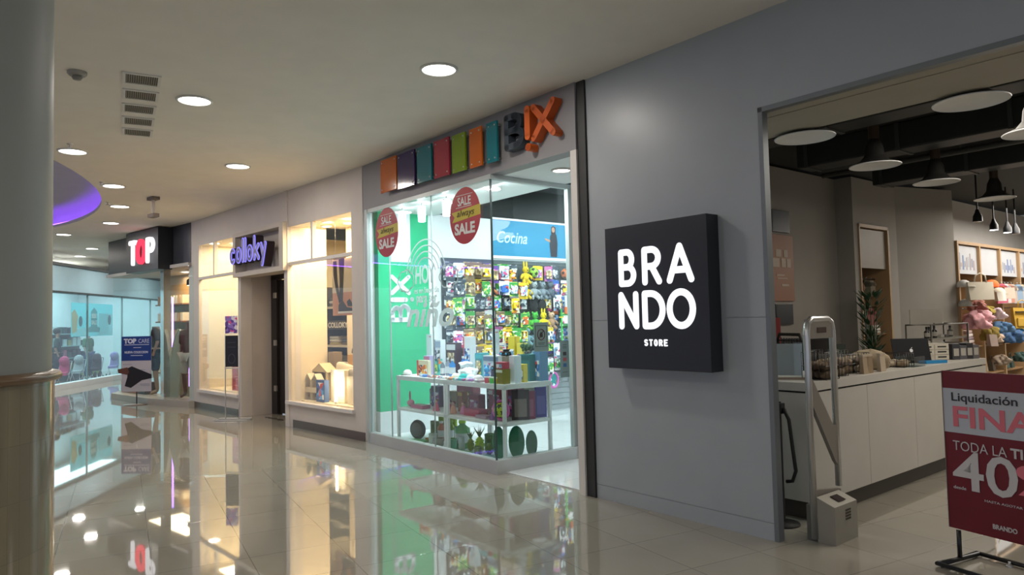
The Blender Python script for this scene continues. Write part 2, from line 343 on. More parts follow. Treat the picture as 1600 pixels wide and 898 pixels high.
f = MB(); f.box(2.797, 2.812, .006, .024, .14, 3.12)
struct('trim_6', f, mat('dark_glass_edge', (.03, .07, .065), .3), FX)
area('toy_shop_glow', FX.w(1.5, .30, 3.12), 2.4, BIX_E*1.6, (.90, .98, 1), (.5, 0, FX.a), shape='RECTANGLE', size_y=.4)
area('toy_shop_glow', FX.w(1.75, 3.1, 3.6), 2.4, BIX_E*2.8, (.88, .97, 1), (0, 0, FX.a), shape='RECTANGLE', size_y=2.2)

# ------------------------------------------------------------------ COLLOKY side structure
kw = mat('white_shopfront_paint', (.66, .60, .55), .55)
w = MB()
KX, _ = FK.l(*FX.w(-.1, 0).xy)
w.box(-.18, .42, 0, .2, 0, CEIL); w.box(.42, 2.51, 0, .2, 0, .36); w.box(.42, 2.51, 0, .2, 3.27, CEIL)
w.box(2.51, 2.64, 0, .2, 0, CEIL); w.box(2.64, 4.54, 0, .2, 3.27, CEIL); w.box(4.54, 4.67, -.02, .2, 0, CEIL)
w.box(4.67, 6.75, 0, .2, 0, .38); w.box(4.67, 6.75, 0, .2, 3.2, CEIL); w.box(6.75, KX, 0, .2, 0, CEIL)
struct('wall_shopfront', w, kw, FK)
w = MB(); w.box(2.60, 2.66, .2, .56, 0, 2.55); w.box(4.52, 4.58, .2, .56, 0, 2.55)
struct('wall_entrance', w, mat('beige_entrance_panel', (.55, .48, .43), .6), FK)
w = MB(); w.box(2.5, 4.66, -.09, .22, 2.5, 2.58); w.box(2.5, 4.66, -.09, .22, 3.22, 3.29); w.box(2.5, 2.62, -.09, .2, 2.58, 3.22); w.box(4.5, 4.66, -.09, .2, 2.58, 3.22); w.box(2.62, 4.5, .1, .2, 2.58, 3.22)
w.box(2.64, 4.54, .2, .75, 2.55, 2.6)
struct('trim_7', w, mat('sign_niche_paint', (.60, .53, .45), .55), FK)
w = MB(); w.box(.42, 2.55, -.05, .03, .33, .385); w.box(4.6, 6.8, -.05, .03, .36, .41)
struct('trim_8', w, mat('window_sill_paint', (.72, .68, .66), .45), FK)
w = MB(); w.box(.1, 2.5, -.012, .0, 0, .12); w.box(4.8, KX, -.012, 0, 0, .12)
struct('baseboard_left', w, skirt_m, FK)
w = MB()
for a, b, zt, m_ in ((.42, 2.51, 3.27, 1.27), (4.67, 6.75, 3.2, 5.5)):
    w.box(a, b, .0, .07, 2.58, 2.63); w.box(m_-.03, m_+.03, .0, .07, 2.63, zt)
struct('trim_9', w, mat('window_frame_paint', (.70, .66, .62), .5), FK)
for i, (a, b, z0, z1) in enumerate(((.42, 1.24, 2.63, 3.27), (1.30, 2.51, 2.63, 3.27), (.42, 2.51, .385, 2.58), (4.67, 5.47, 2.63, 3.2), (5.53, 6.75, 2.63, 3.2), (4.67, 6.75, .41, 2.58))):
    struct('window_%d' % (5+i), B(a, b, .03, .038, z0, z1), glass('shop_glass', (.97, .97, .94), .9), FK)
cream = mat('cream_display_wall', (.75, .66, .50), .7)
w = MB(); w.box(.1, 2.6, 1.0, 1.1, .3, 3.4); w.box(.2, .3, .2, 1.0, .3, 3.4); w.box(.2, 2.6, .2, 1.1, .3, .38); w.box(.2, 2.6, .2, 1.1, 3.3, 3.4)
w.box(4.58, 6.95, .2, 1.35, .3, .4); w.box(4.58, 6.95, .2, 4.2, 3.25, 3.35); w.box(4.58, 4.62, .2, .7, .4, 3.25); w.box(4.85, 6.9, .95, 1.02, .4, 3.25)
w.box(6.9, 6.98, .2, 4.2, .0, 3.3); w.box(2.6, 6.95, 4.2, 4.3, 0, 3.3); w.box(2.55, 2.6, 1.1, 4.2, 0, 3.3)
struct('wall_display', w, cream, FK)
area('display_glow', FK.w(1.4, .6, 3.28), 1.9, COL_E*.9, (1, .80, .50), (0, 0, FK.a), shape='RECTANGLE', size_y=.5)
area('display_glow', FK.w(5.7, .6, 3.22), 2.0, COL_E*1.1, (1, .80, .52), (0, 0, FK.a), shape='RECTANGLE', size_y=.6)
area('display_glow', FK.w(4.8, 2.6, 3.2), 2.6, COL_E*2.2, (1, .82, .56), (0, 0, FK.a), shape='RECTANGLE', size_y=2)

# ------------------------------------------------------------------ TOP side structure
fas = MB(); fas.box(-.02, 4.36, 0, .25, 2.97, CEIL)
struct('wall_fascia', fas, charcoal, FT)
struct('trim_10', B(0, 4.36, -.06, .5, 2.90, 2.97).box(0, 4.36, .5, 3.0, 2.93, 2.97), mat('grey_soffit', (.42, .40, .38), .5), FT)
w = MB(); w.hprism([(.2, .3), (1.0, -.30), (3.1, -.34), (4.5, -.12), (4.7, .3)], 0, .13)
struct('floor_window_step', w, mat('beige_plinth_stone', (.45, .41, .34), .3), FT)
for i, (a, b) in enumerate(((.35, 1.95), (1.96, 3.02), (3.22, 4.5))):
    struct('window_%d' % (11+i), B(a, b, -.02, -.01, .13, 2.9), glass('side_glass', (.95, .98, .975), .2), FT)
struct('trim_11', B(3.04, 3.2, -.05, .1, .13, 2.9), mat('mirror_post', (.6, .6, .6), .12, .9), FT)
w = MB(); w.box(.55, 4.4, 1.2, 1.3, 0, 2.93)
struct('wall_lingerie_shop', w, mat('warm_shop_wall', (.55, .42, .30), .6), FT)
area('lingerie_shop_glow', FT.w(2.4, .75, 2.88), 2.0, 30, (1, .78, .5), (0, 0, FT.a), shape='RECTANGLE', size_y=.8)
# far shop
w = MB(); w.box(-3, 9, 0, .25, 2.72, 3.45)
struct('wall_far_header', w, mat('pale_blue_fascia', (.38, .58, .68), .5), FG)
struct('trim_12', B(-3, 9, -.06, .3, 3.42, 3.5).box(-3, 9, -.03, .3, 2.68, 2.72), mat('dark_fascia_line', (.05, .06, .065), .5), FG)
struct('trim_13', B(-3, 9, -.06, .2, 0, .16), mat('white_far_plinth', (.75, .78, .8), .4), FG)
w = MB(); w.box(-3, 9, -4.2, -4.1, 0, 3.4)
w = MB(); w.box(-3, 9, 3.6, 3.8, 0, 3.5); w.box(-3, 9, .1, 3.8, 3.3, 3.4); w.box(8.9, 9, .2, 3.6, 0, 3.4)
struct('wall_far_back', w, mat('pale_aqua_wall', (.68, .76, .77), .6), FG)
for i in range(5): struct('window_%d' % (14+i), B(-3+i*2.4+.02, -3+(i+1)*2.4-.02, .05, .06, .16, 2.68), glass('aqua_glass', (.86, .965, .97), 1.3), FG)
w = MB()
for i in range(1, 5): w.box(-3+i*2.4-.012, -3+i*2.4+.012, .03, .08, .16, 2.68)
struct('trim_14', w, mat('aqua_mullion', (.25, .34, .36), .5), FG)
area('far_shop_glow', FG.w(3, 1.9, 3.28), 10, FAR_E, (.74, .95, 1), (0, 0, FG.a), shape='RECTANGLE', size_y=2.4)

# ================================================================== MALL OBJECTS
ORD = ['first', 'second', 'third', 'fourth', 'fifth', 'sixth', 'seventh', 'eighth', 'ninth', 'tenth', 'eleventh', 'twelfth', 'thirteenth', 'fourteenth', 'fifteenth', 'sixteenth', 'seventeenth', 'eighteenth', 'nineteenth', 'twentieth', 'twenty-first', 'twenty-second', 'twenty-third', 'twenty-fourth']
lampw = emis('lamp_white', (1, .97, .92), 9)
rim_m = mat('lamp_rim', (.7, .68, .64), .4)
def downlight(x, y, label, e=None, z=CEIL, r=.145, fr=WF, color=(1, .93, .84), group='round ceiling downlights'):
    t = thing('ceiling_downlight', label, 'ceiling light', fr, x, y, z, group=group)
    MB().lathe([(r+.022, 0), (r+.022, -.012), (r, -.016), (r, -.002)], 28, cap=False).build('rim', rim_m, t)
    MB().lathe([(0.001, -.006), (r, -.006)], 28, cap=False).build('diffuser', lampw, t)
    area('lamp', (0, 0, -.02), r*2, DOWN_E if e is None else e, color, (0, 0, 0), parent=t)
    return t
DL = [(-.59, 6.08, 'round ceiling downlight nearest the toy shop header, largest in view'), (-3.02, 6.76, 'round ceiling downlight just beside the column of square air vents'),
      (-3.70, 9.60, 'round ceiling downlight in front of the lit clothing shop window'), (-5.33, 8.59, 'round ceiling downlight close to the purple cove and round column'),
      (-6.03, 10.73, 'round ceiling downlight between the purple cove and the hanging sign bracket, nearer one'), (-6.93, 12.53, 'round ceiling downlight beside the purple cove tip, second one past the bracket'),
      (-8.18, 14.46, 'round ceiling downlight above the black shop fascia'), (-10.13, 16.02, 'round ceiling downlight just behind the purple cove edge'),
      (-11.2, 18.91, 'round ceiling downlight left of the black shop fascia, farther row'), (-12.66, 20.78, 'small far round ceiling downlight near the aqua shop fascia'), (-12.6, 18.6, 'small far round ceiling downlight closest to the round column')]
for x, y, lb in DL: downlight(x, y, lb)
for i, (x, y) in enumerate(((2.3, 2.4), (-3.6, 1.0), (-1.0, -1.5), (1.2, -.5), (-2.6, 3.6))):
    if i < 1: continue
    downlight(x, y, ['', 'round ceiling downlight over the walk nearest the round column', 'round ceiling downlight over the walk behind the viewer', 'round ceiling downlight over the walk before the black light box wall', 'round ceiling downlight over the walk between column and air vents'][i])
for i, (x, y) in enumerate(((-14.5, 16.5), (-16.5, 19.5), (-14.8, 22.5), (-11.6, 25.2), (-17.0, 25.0))):
    downlight(x, y, 'round ceiling downlight over the far walk, %s of the group near the aqua shop' % ORD[i], 40)
for i, (x, y) in enumerate(((-9.8, 19.6), (-11.3, 21.6))): downlight(x, y, 'round ceiling downlight over the gap between the black-fronted shop and the aqua shop, %s' % ['nearer', 'farther'][i], 34)
# five square air vents in a row
for i, (x, y) in enumerate(((-3.33, 6.25), (-3.56, 6.67), (-3.79, 7.08), (-4.02, 7.5), (-4.25, 7.92))):
    t = thing('ceiling_vent', 'square grey ceiling air vent, %s of five counted from the nearest' % ORD[i], 'air vent', WF, x+.12, y-.1, CEIL, radians(28.8), group='square ceiling air vents in a row')
    w = MB(); 
    for a in ((-.15, .15, -.15, -.125), (-.15, .15, .125, .15), (-.15, -.125, -.125, .125), (.125, .15, -.125, .125)): w.box(*a, -.012, 0)
    w.build('frame', rim_m, t)
    B(-.125, .125, -.125, .125, -.003, 0).build('backing', mat('vent_backing', (.07, .065, .055), .7), t)
    w = MB()
    for k in range(14): w.box(-.119+k*.0175, -.111+k*.0175, -.125, .125, -.010, -.003)
    w.build('grille', mat('vent_slats', (.30, .28, .24), .6), t)
t = thing('smoke_detector', 'round grey smoke detector on the ceiling beside the air vents', 'smoke detector', WF, -3.65, 5.94, CEIL)
MB().lathe([(.075, 0), (.075, -.02), (.06, -.035)], 20).build('base', mat('detector_grey', (.35, .33, .3), .5), t)
MB().lathe([(.035, -.035), (.04, -.05), (.03, -.068), (.001, -.07)], 16).build('sensor', mat('detector_dark', (.22, .21, .19), .5), t)
for i, (x, y, lb) in enumerate(((-5.15, 8.25, 'tiny ceiling sprinkler under the downlight nearest the round column'), (-6.05, 10.45, 'tiny ceiling sprinkler beside the downlight near the bracket'), (-6.9, 12.1, 'tiny ceiling sprinkler beside the farther cove downlight'), (-8.9, 10.9, 'tiny ceiling sprinkler inside the purple cove'))):
    t = thing('sprinkler', lb, 'sprinkler', WF, x, y, CEIL+(.4 if i == 3 else 0), group='ceiling sprinklers')
    MB().lathe([(.035, 0), (.03, -.012), (.008, -.014), (.008, -.045)], 12).build('stem', chrome, t)
    MB().lathe([(.001, -.045), (.028, -.045), (.028, -.05), (.001, -.05)], 12).build('deflector', chrome, t)
t = thing('hanging_bracket', 'small brown boxes on a stem hanging from the ceiling before the black shop fascia', 'hanging fixture', WF, -5.94, 11.75, CEIL, radians(-40))
B(-.11, .11, -.06, .06, -.05, 0).build('ceiling_box', mat('brown_box', (.2, .16, .13), .6), t)
B(-.02, .02, -.02, .02, -.28, -.05).build('stem', mat('pale_stem', (.5, .45, .4), .5), t)
B(-.11, .11, -.05, .05, -.34, -.28).build('lower_box', mat('brown_box', (.2, .16, .13), .6), t)

# round column, left edge of the view
t = thing('round_column', 'thick round column, painted above a ledge and mosaic tiled below', 'column', WF, -2.232, 2.60, 0); t['kind'] = 'thing'
R = .47
MB().lathe([(R-.01, 1.45), (R-.01, CEIL-.001)], 64, cap=False).build('painted_shaft', mat('column_paint', (.36, .38, .36), .5), t, label='smooth grey-green painted upper shaft')
m = bpy.data.materials.new('column_mosaic'); m.use_nodes = True; nt = m.node_tree; bs = nt.nodes['Principled BSDF']; N = nt.nodes.new
tc = N('ShaderNodeTexCoord'); sx = N('ShaderNodeSeparateXYZ'); at2 = N('ShaderNodeMath'); at2.operation = 'ARCTAN2'; nt.links.new(tc.outputs['Object'], sx.inputs[0])
nt.links.new(sx.outputs[1], at2.inputs[0]); nt.links.new(sx.outputs[0], at2.inputs[1]); mu = N('ShaderNodeMath'); mu.operation = 'MULTIPLY'; mu.inputs[1].default_value = R; nt.links.new(at2.outputs[0], mu.inputs[0])
cb = N('ShaderNodeCombineXYZ'); nt.links.new(mu.outputs[0], cb.inputs[0]); nt.links.new(sx.outputs[2], cb.inputs[1])
br = N('ShaderNodeTexBrick'); br.offset = 0; br.inputs['Scale'].default_value = 1; br.inputs['Brick Width'].default_value = .05; br.inputs['Row Height'].default_value = .2; br.inputs['Mortar Size'].default_value = .0013
br.inputs['Color1'].default_value = (.31, .27, .18, 1); br.inputs['Color2'].default_value = (.27, .24, .165, 1); br.inputs['Mortar'].default_value = (.245, .215, .15, 1); nt.links.new(cb.outputs[0], br.inputs[0])
nt.links.new(br.outputs[0], bs.inputs['Base Color']); bs.inputs['Roughness'].default_value = .12
MB().lathe([(R, 0), (R, 1.415)], 64, cap=False).build('mosaic_base', m, t, label='glossy beige mosaic tiles')
MB().lathe([(R-.005, 1.41), (R+.018, 1.415), (R+.028, 1.43), (R+.018, 1.445), (R-.01, 1.452)], 64, cap=False).build('ledge', mat('brown_ledge', (.22, .14, .075), .3), t, label='brown projecting ledge ring')

# ================================================================== BRANDO
t = thing('light_box_sign', 'square black light box sign with big white letters on the grey wall', 'sign', FB, .33, -.15, 1.18)
B(0, 1.04, 0, .148, 0, 1.19, ch=.004).build('box', charcoal, t)
sgn = emis('sign_white', (.93, .95, 1), 1.15)
for body, zz, xs in (('BRA', .68, ((.15, .19), (.405, .2), (.655, .26))), ('NDO', .325, ((.14, .215), (.395, .235), (.645, .275)))):
    for ch, (x, wd) in zip(body, xs):
        l = MB(); letter(l, ch, x, zz, wd, .315, .054, -.006, .002); l.build('letter', sgn, t)
for i, ch in enumerate('STORE'):
    l = MB(); letter(l, ch, .405+i*.05, .19, .036, .055, .012, -.005, .002); l.build('letter', sgn, t)

# counter
t = thing('sales_counter', 'long white sales counter with dark kick running back into the shop', 'counter', FB, 0, 0)
cwm = mat('counter_white', (.56, .53, .48), .35)
m_ = MB()
m_.hprism([(.2, .60), (1.72, .60), (1.72, 4.38), (1.05, 4.38), (1.05, 1.25), (.2, 1.25)], 1.0, 1.065); m_.build('worktop', cwm, t)
MB().hprism([(.22, .63), (1.69, .63), (1.69, 4.35), (1.08, 4.35), (1.08, 1.22), (.22, 1.22)], .985, 1.0).build('shadow_gap', dark, t)
k = [(.6, 1.55), (1.555, 2.5), (2.505, 3.44), (3.445, 4.38)]
for a, b in k: B(1.66, 1.715, a, b, .15, .985).build('front_panel', cwm, t)
B(.2, 1.715, .605, .64, .15, .985).build('end_panel', cwm, t)
B(.22, 1.66, .70, 1.2, .15, .985).box(1.1, 1.66, 1.2, 4.36, .15, .985).build('carcass', mat('counter_inside', (.3, .28, .25), .6), t)
MB().hprism([(.3, .68), (1.65, .68), (1.65, 4.36), (1.15, 4.36), (1.15, 1.1), (.3, 1.1)], 0, .15).build('kick_board', mat('dark_kick', (.07, .06, .05), .5), t)

def crumple(nm, rx, ry, rz, col, lb, cat, fr, u, v, z, rot=0, amp=.25, seed=0, group=None, seg=22):
    rnd = random.Random(seed); m = MB(); m.smooth = True; vs = []; fs = []; n = seg//2; ph = [rnd.random()*6 for _ in range(6)]
    for j in range(n+1):
        for i in range(seg):
            t_, p = 2*pi*i/seg, pi*j/n-pi/2
            k = 1+amp*(.5*sin(3*t_+ph[0]+2*p)+.35*sin(5*t_+ph[1]-3*p)+.3*sin(7*t_+4*p+ph[2])+.2*rnd.uniform(-1, 1))
            zz = sin(p); zz = zz if zz > -.85 else -.85
            vs.append((rx*cos(p)*cos(t_)*k, ry*cos(p)*sin(t_)*k, rz*(zz*(1+.4*(k-1)))+rz*.85))
    for j in range(n):
        for i in range(seg): a = j*seg+i; b = j*seg+(i+1) % seg; fs.append((a, b, b+seg, a+seg))
    m.add([(x, y, max(0, z_)) for x, y, z_ in vs], fs)
    return single(nm, m, col, lb, cat, fr, u, v, z, rot, group)
def basket(v, u, w_, d, h, label, fill, rot=0):
    t = thing('wire_basket', label, 'basket', FB, u, v, 1.066, rot, group='wire baskets along the sales counter')
    m = MB(); r = .003
    for z in (.004, h*.5, h): m.tube([(-w_/2, -d/2, z), (w_/2, -d/2, z), (w_/2, d/2, z), (-w_/2, d/2, z)], r, 5, closed=True)
    for i in range(5):
        x = -w_/2+w_*i/4
        for y in (-d/2, d/2): m.tube([(x, y, 0), (x, y, h)], r, 5)
    for i in range(1, 4):
        y = -d/2+d*i/4
        for x in (-w_/2, w_/2): m.tube([(x, y, 0), (x, y, h)], r, 5)
        m.tube([(-w_/2, y, .004), (w_/2, y, .004)], r, 5)
    m.build('wire_frame', mat('dark_wire', (.05, .045, .04), .4, .5), t)
    return t
brn = [C('6b5843', .8), C('8a7358', .8), C('a08c72', .8), C('5b4a3c', .8), C('b3a28c', .8), C('70604e', .8)]
for i, (v, u, w_, d, h, lb, cc) in enumerate((
    (1.0, 1.60, .20, .22, .22, 'tall wire basket of rolled brown scarves at the near counter end', (0, 3, 0)), (1.30, 1.52, .22, .22, .22, 'wire basket of crumpled brown scarves behind the security gate', (3, 1, 5)),
    (1.58, 1.46, .2, .24, .17, 'low wire basket of beige packets, second past the gate', (2, 4, 1)), (1.86, 1.46, .2, .2, .17, 'wire basket of folded grey bags between packets and cloth pile', (5, 2, 4)),
    (2.62, 1.5, .26, .22, .13, 'small clear-looking wire basket beside the laptop', (2, 4, 2)))):
    basket(v, u, w_, d, h, lb, None)
    n = 0
    for lay in range(int(h/.075)):
        for q in range(3):
            n += 1
            crumple('rolled_scarf', w_*.17, d*.42, .036, brn[cc[(q+lay) % 3]], 'folded brown cloth, layer %s, place %s inside the %s' % (['one', 'two', 'three', 'four'][lay], ORD[q], ['tall near basket', 'basket behind the gate', 'low packet basket', 'folded bag basket', 'basket beside the laptop'][i]), 'scarf', FB, u-w_*.3+q*w_*.3, v, 1.071+lay*.068, 0, amp=.35, seed=n+i*20, group='rolled cloths in the counter baskets', seg=16)
# draped cloth pile, packets
crumple('draped_scarf', .16, .12, .10, C('a8977d', .9), 'beige scarf heaped on the counter between baskets and laptop', 'scarf', FB, 1.46, 2.2, 1.066, seed=3)
crumple('crumpled_bag', .09, .1, .08, C('8f816c', .9), 'taupe crumpled cloth bag behind the beige scarf heap', 'bag', FB, 1.28, 2.35, 1.066, seed=4)
for i, (v, lb) in enumerate(((1.62, 'upright kraft packet nearest the wire basket'), (1.70, 'upright kraft packet next to the nearest one'), (1.98, 'upright kraft packet leaning before the scarf heap'))):
    m = MB(); m.add([(-.05, -.02, 0), (.05, -.02, 0), (.05, .02, 0), (-.05, .02, 0), (-.05, -.012, .15), (.05, -.012, .15), (.05, .012, .15), (-.05, .012, .15)], [(3, 2, 1, 0), (4, 5, 6, 7), (0, 1, 5, 4), (1, 2, 6, 5), (2, 3, 7, 6), (3, 0, 4, 7)])
    t = thing('paper_packet', lb, 'packet', FB, 1.64, v+(.06 if i < 2 else .03), 1.066, pi/2, group='kraft packets on the counter'); m.build('bag_body', brn[[2, 1, 4][i]], t)
    B(-.052, .052, -.015, .015, .145, .165).build('folded_top', brn[4], t)
t = thing('clear_box', 'small clear acrylic tray at the counter edge before the laptop', 'tray', FB, 1.6, 2.72, 1.066, pi/2)
f = MB(); f.box(-.12, .12, -.09, .09, 0, .005).box(-.12, .12, -.09, -.085, 0, .1).box(-.12, .12, .085, .09, 0, .1).box(-.12, -.115, -.09, .09, 0, .1).box(.115, .12, -.09, .09, 0, .1); f.build('tray_walls', clear2, t)
# laptop, book, drawers, boxes
t = thing('laptop', 'open black laptop seen from behind on the white counter', 'laptop', FB, 1.42, 3.22, 1.066, .75)
B(-.18, .18, .0, .24, 0, .016, ch=.004).build('keyboard_base', black, t)
lid = B(-.18, .18, -.005, .005, 0, .25, ch=.003).build('screen_lid', mat('laptop_black', (.008, .008, .01), .6, spec=.2), t, (0, -.02, .012), (radians(-18), 0, 0))
m = MB(); m.prism([(.016*cos(2*pi*k/16), .018*sin(2*pi*k/16)*(1.05 if k % 8 else .85)) for k in range(16)], -.002, 0)
m.prism([(.003, .02), (.012, .027), (.013, .036), (.004, .03)], -.002, 0); m.build('lid_emblem', mat('emblem_pale', (.7, .7, .7), .3), lid, (0.0, -.0055, .12), label='pale fruit emblem')
t = thing('blue_book', 'thin bright blue booklet lying before the laptop', 'booklet', FB, 1.60, 3.28, 1.066, 1.2)
B(-.14, .14, -.04, .05, 0, .028, ch=.003).build('cover', C('1f7fb5', .4), t); B(-.135, .142, -.035, .045, .004, .024).build('pages', C('dddddd', .7), t)
t = thing('drawer_box', 'white desktop drawer box with cut-out handles beside the laptop', 'drawer box', FB, 1.44, 3.74, 1.066, 1.0)
B(-.17, .17, 0, .2, 0, .18, ch=.004).build('casing', C('b9b2a4', .5), t)
for x in (-.085, .085):
    for z in (.02, .075, .13):
        if x < 0 and z == .02: continue
        d = B(x-.08, x+.08, -.006, .0, z-.012, z+.035).build('drawer', C('c4bdae', .5), t); B(-.05, .05, -.003, 0, -.004, .010).build('finger_slot', dark, d, (x, -.0055, z+.012))
for i, (du, c) in enumerate(((0, '3b3b40'), (.11, '55545a'), (.21, '2e2d31'), (.3, '605c5e'))):
    t = thing('small_box', ['dark upright box next to the drawer box', 'grey upright box, second from the drawer box', 'black upright box, third from the drawer box', 'mottled grey upright box at the far counter end'][i], 'box', FB, 1.54+.03*i, 3.97+du*.95, 1.066, 1.0+.06*i)
    B(-.045, .045, -.05, .05, 0, .17-.02*(i % 2), ch=.003).build('carton', C(c, .5), t); B(-.03, .03, -.052, -.05, .04, .12).build('label', C('a9a39a', .6), t)
# white paper sign in acrylic holder at near counter end
t = thing('paper_sign', 'white paper sheet in an upright clear holder at the near counter end', 'sign holder', FB, 1.40, .84, 1.066, .45)
B(-.12, .12, 0, .006, .03, .29).build('paper', C('c9ccd0', .6), t); B(-.125, .125, -.006, -.002, 0, .3).build('acrylic_front', clear2, t); B(-.13, .13, -.05, .06, 0, .012).build('foot', C('9c8b7c', .5), t)
# back-of-counter things
t = thing('office_chair', 'black mesh backed office chair behind the sales counter', 'chair', FB, .25, 2.9, 0, -.5)
bk = MB(); 
for k in range(9): bk.tube([(-.22+k*.055, 0, .85), (-.22+k*.055, .03, 1.05), (-.22+k*.055, 0, 1.33)], .006, 5)
for k in range(8): bk.tube([(-.23, 0, .88+k*.06), (.23, 0, .88+k*.06)], .006, 5)
bk.build('mesh_back', rubber, t)
MB().tube([(-.24, 0, .82), (-.25, 0, 1.3), (-.2, 0, 1.37), (.2, 0, 1.37), (.25, 0, 1.3), (.24, 0, .82)], .018, 8, closed=True).build('back_frame', rubber, t)
B(-.24, .24, -.45, .02, .46, .53, ch=.03).build('seat', rubber, t); MB().cyl(0, -.22, .1, .46, .03).build('gas_lift', black, t)
for k in range(5): MB().tube([(0, -.22, .1), (.28*cos(k*1.257), -.22+.28*sin(k*1.257), .06), (.28*cos(k*1.257), -.22+.28*sin(k*1.257), 0)], [.025, .02, .03], 8).build('leg', black, t)
t = thing('back_desk', 'low grey desk against the back wall behind the counter', 'desk', FB, -.62, 3.95, 0)
B(0, .45, 0, 1.40, .70, .74).build('desk_top', C('6a655c'), t)
for y in (.05, 1.3): B(.02, .43, y, y+.04, 0, .70).build('side_panel', C('5e594f'), t)
for i, (v, w_, h, c, lb, nm) in enumerate(((4.15, .36, .42, '2b2b2d', 'black monitor standing on the back desk', 'monitor'), (4.76, .30, .40, '33312f', 'smaller dark monitor beside the first one on the back desk', 'monitor'))):
    t = thing(nm, lb, 'monitor', FB, -.38, v, .742, .9)
    B(-w_/2, w_/2, 0, .03, .12, .12+h, ch=.006).build('screen_case', black, t); B(-w_/2+.02, w_/2-.02, -.003, 0, .14, .1+h).build('screen', C(c, .15), t)
    MB().cyl(0, .02, .01, .16, .02).build('neck', black, t); B(-.12, .12, -.08, .1, 0, .012).build('foot', black, t)
for i, (v, z, w_, h, c, lb) in enumerate(((4.48, .742, .14, .12, 'a9a49b', 'pale card box on the back desk between the monitors'), (5.02, .742, .20, .36, '8f8d88', 'grey carton on the back desk, farther end'), (5.25, .742, .16, .42, '3f4a40', 'dark green box standing at the end of the back desk'))):
    t = thing('storage_box', lb, 'box', FB, -.38, v, z, .8); B(-w_/2, w_/2, -.1, .12, 0, h, ch=.004).build('carton', C(c), t); B(-w_/4, w_/4, -.103, -.1, h*.3, h*.7).build('label', C('c8c2b8'), t)
t = thing('red_folder_rack', 'red upright folder leaning behind the near counter end', 'folder', FB, -.28, 3.5, .0, .7)
B(-.04, .04, -.16, .14, 1.0, 1.56, ch=.004).build('cover', C('7c1f16', .5), t); B(-.01, .0, -.17, -.16, 1.1, 1.3).build('spine_label', C('b4865a'), t)
B(-.2, .2, -.2, .2, .0, 1.0).build('pedestal', C('4a453e'), t)
# wall mounted notice boards
t = thing('menu_board', 'wooden notice board with small white notices on the taupe wall', 'notice board', FB, -.645, 4.32, 1.78, pi/2)
B(-.30, .30, -.02, 0, 0, .9).build('board', C('8f5c3a', .5), t)
for (x, z, w_, h) in ((-.15, .46, .17, .12), (.04, .46, .11, .12), (.17, .46, .1, .12), (-.08, .60, .13, .1), (.1, .60, .1, .1), (-.05, .34, .2, .02), (.0, .30, .26, .015), (.06, .2, .18, .03)): B(x-w_/2, x+w_/2, -.024, -.02, z, z+h).build('notice', C('b8a896', .6), t)
for (z, h, lb) in ((2.72, .3, 'black square panel above the wooden notice board'), (1.46, .28, 'black square panel below the wooden notice board')):
    t = thing('wall_panel', lb, 'panel', FB, -.645, 4.32, z, pi/2); B(-.22, .22, -.03, 0, 0, h, ch=.003).build('panel_body', black, t); B(-.2, .2, -.032, -.03, .02, h-.02).build('panel_face', charcoal, t)
# niche with hanging things
t = thing('display_niche', 'tall wooden wall niche with pale upper panel in the taupe wall', 'shelf niche', FB, -.39, 6.56, 0, pi/2)
w = MB(); w.box(-.50, -.47, -.02, .5, .0, 2.93); w.box(.45, .5, -.02, .5, .0, 2.93); w.box(-.5, .5, -.02, .5, 2.88, 2.93); w.build('frame', wood2, t)
B(-.47, .45, .44, .5, 0, 2.88).build('back_panel', wood, t); B(-.47, .45, .02, .05, 2.27, 2.86).build('upper_panel', C('8c8171'), t)
for z in (1.25, .9): B(-.47, .45, .05, .45, z, z+.02).build('shelf', wood, t)
for z, in ((2.12,), (1.68,)):
    MB().tube([(-.45, .2, z), (.43, .2, z)], .01, 6).build('hanging_rail', black, t)
garm = lambda m, w_, h: m.prism([(-w_/2, -h), (w_/2, -h*.97), (w_*.42, -.1*h), (w_*.62, -.28*h), (w_*.5, -.36*h), (w_*.3, -.08*h), (.03, 0), (-.03, 0), (-w_*.3, -.08*h), (-w_*.5, -.36*h), (-w_*.62, -.28*h), (-w_*.42, -.1*h)][::-1], -.02, .02)
for i, (x, z, w_, h, c, lb) in enumerate(((-.3, 2.1, .16, .42, '8c5d4a', 'brown hanging garment at the upper rail of the wooden niche, nearest'), (-.12, 2.1, .15, .45, 'b08a70', 'beige hanging garment in the middle of the upper niche rail'), (.12, 2.1, .14, .28, '5b5a48', 'olive hanging garment on the upper niche rail'),
        (.3, 2.1, .12, .25, 'a89c8a', 'pale hanging garment last on the upper niche rail'), (-.3, 1.66, .16, .3, 'a5604c', 'terracotta hanging garment on the lower niche rail'), (-.08, 1.66, .15, .32, '4e7a58', 'green hanging garment on the lower niche rail'), (.2, 1.66, .18, .28, 'b5706a', 'pink hanging garment on the lower niche rail'))):
    t = thing('hanging_garment', lb, 'garment', FB, -.39-.2, 6.56+x, z, pi/2-.6, group='garments hanging in the wooden niche')
    garm(MB(), w_, h).build('fabric', C(c, .9), t); MB().tube([(0, 0, 0), (0, 0, .03), (.02, 0, .05)], .004, 5).build('hook', chrome, t)
for i in range(3): single('folded_shirt', B(-.12, .12, -.15, .15, 0, .035, ch=.012), C(['c7bfb2', 'dcd6cc', 'b9b0a2'][i], .9), 'pale folded shirt on the niche shelf, %s from the bottom' % ORD[i], 'shirt', FB, -.62, 6.72, 1.272+i*.045, pi/2, 'folded shirts in the niche')
single('black_case', B(-.1, .1, -.12, .12, 0, .2, ch=.02), black, 'small black case on the niche shelf beside folded shirts', 'case', FB, -.62, 6.36, 1.272, pi/2)
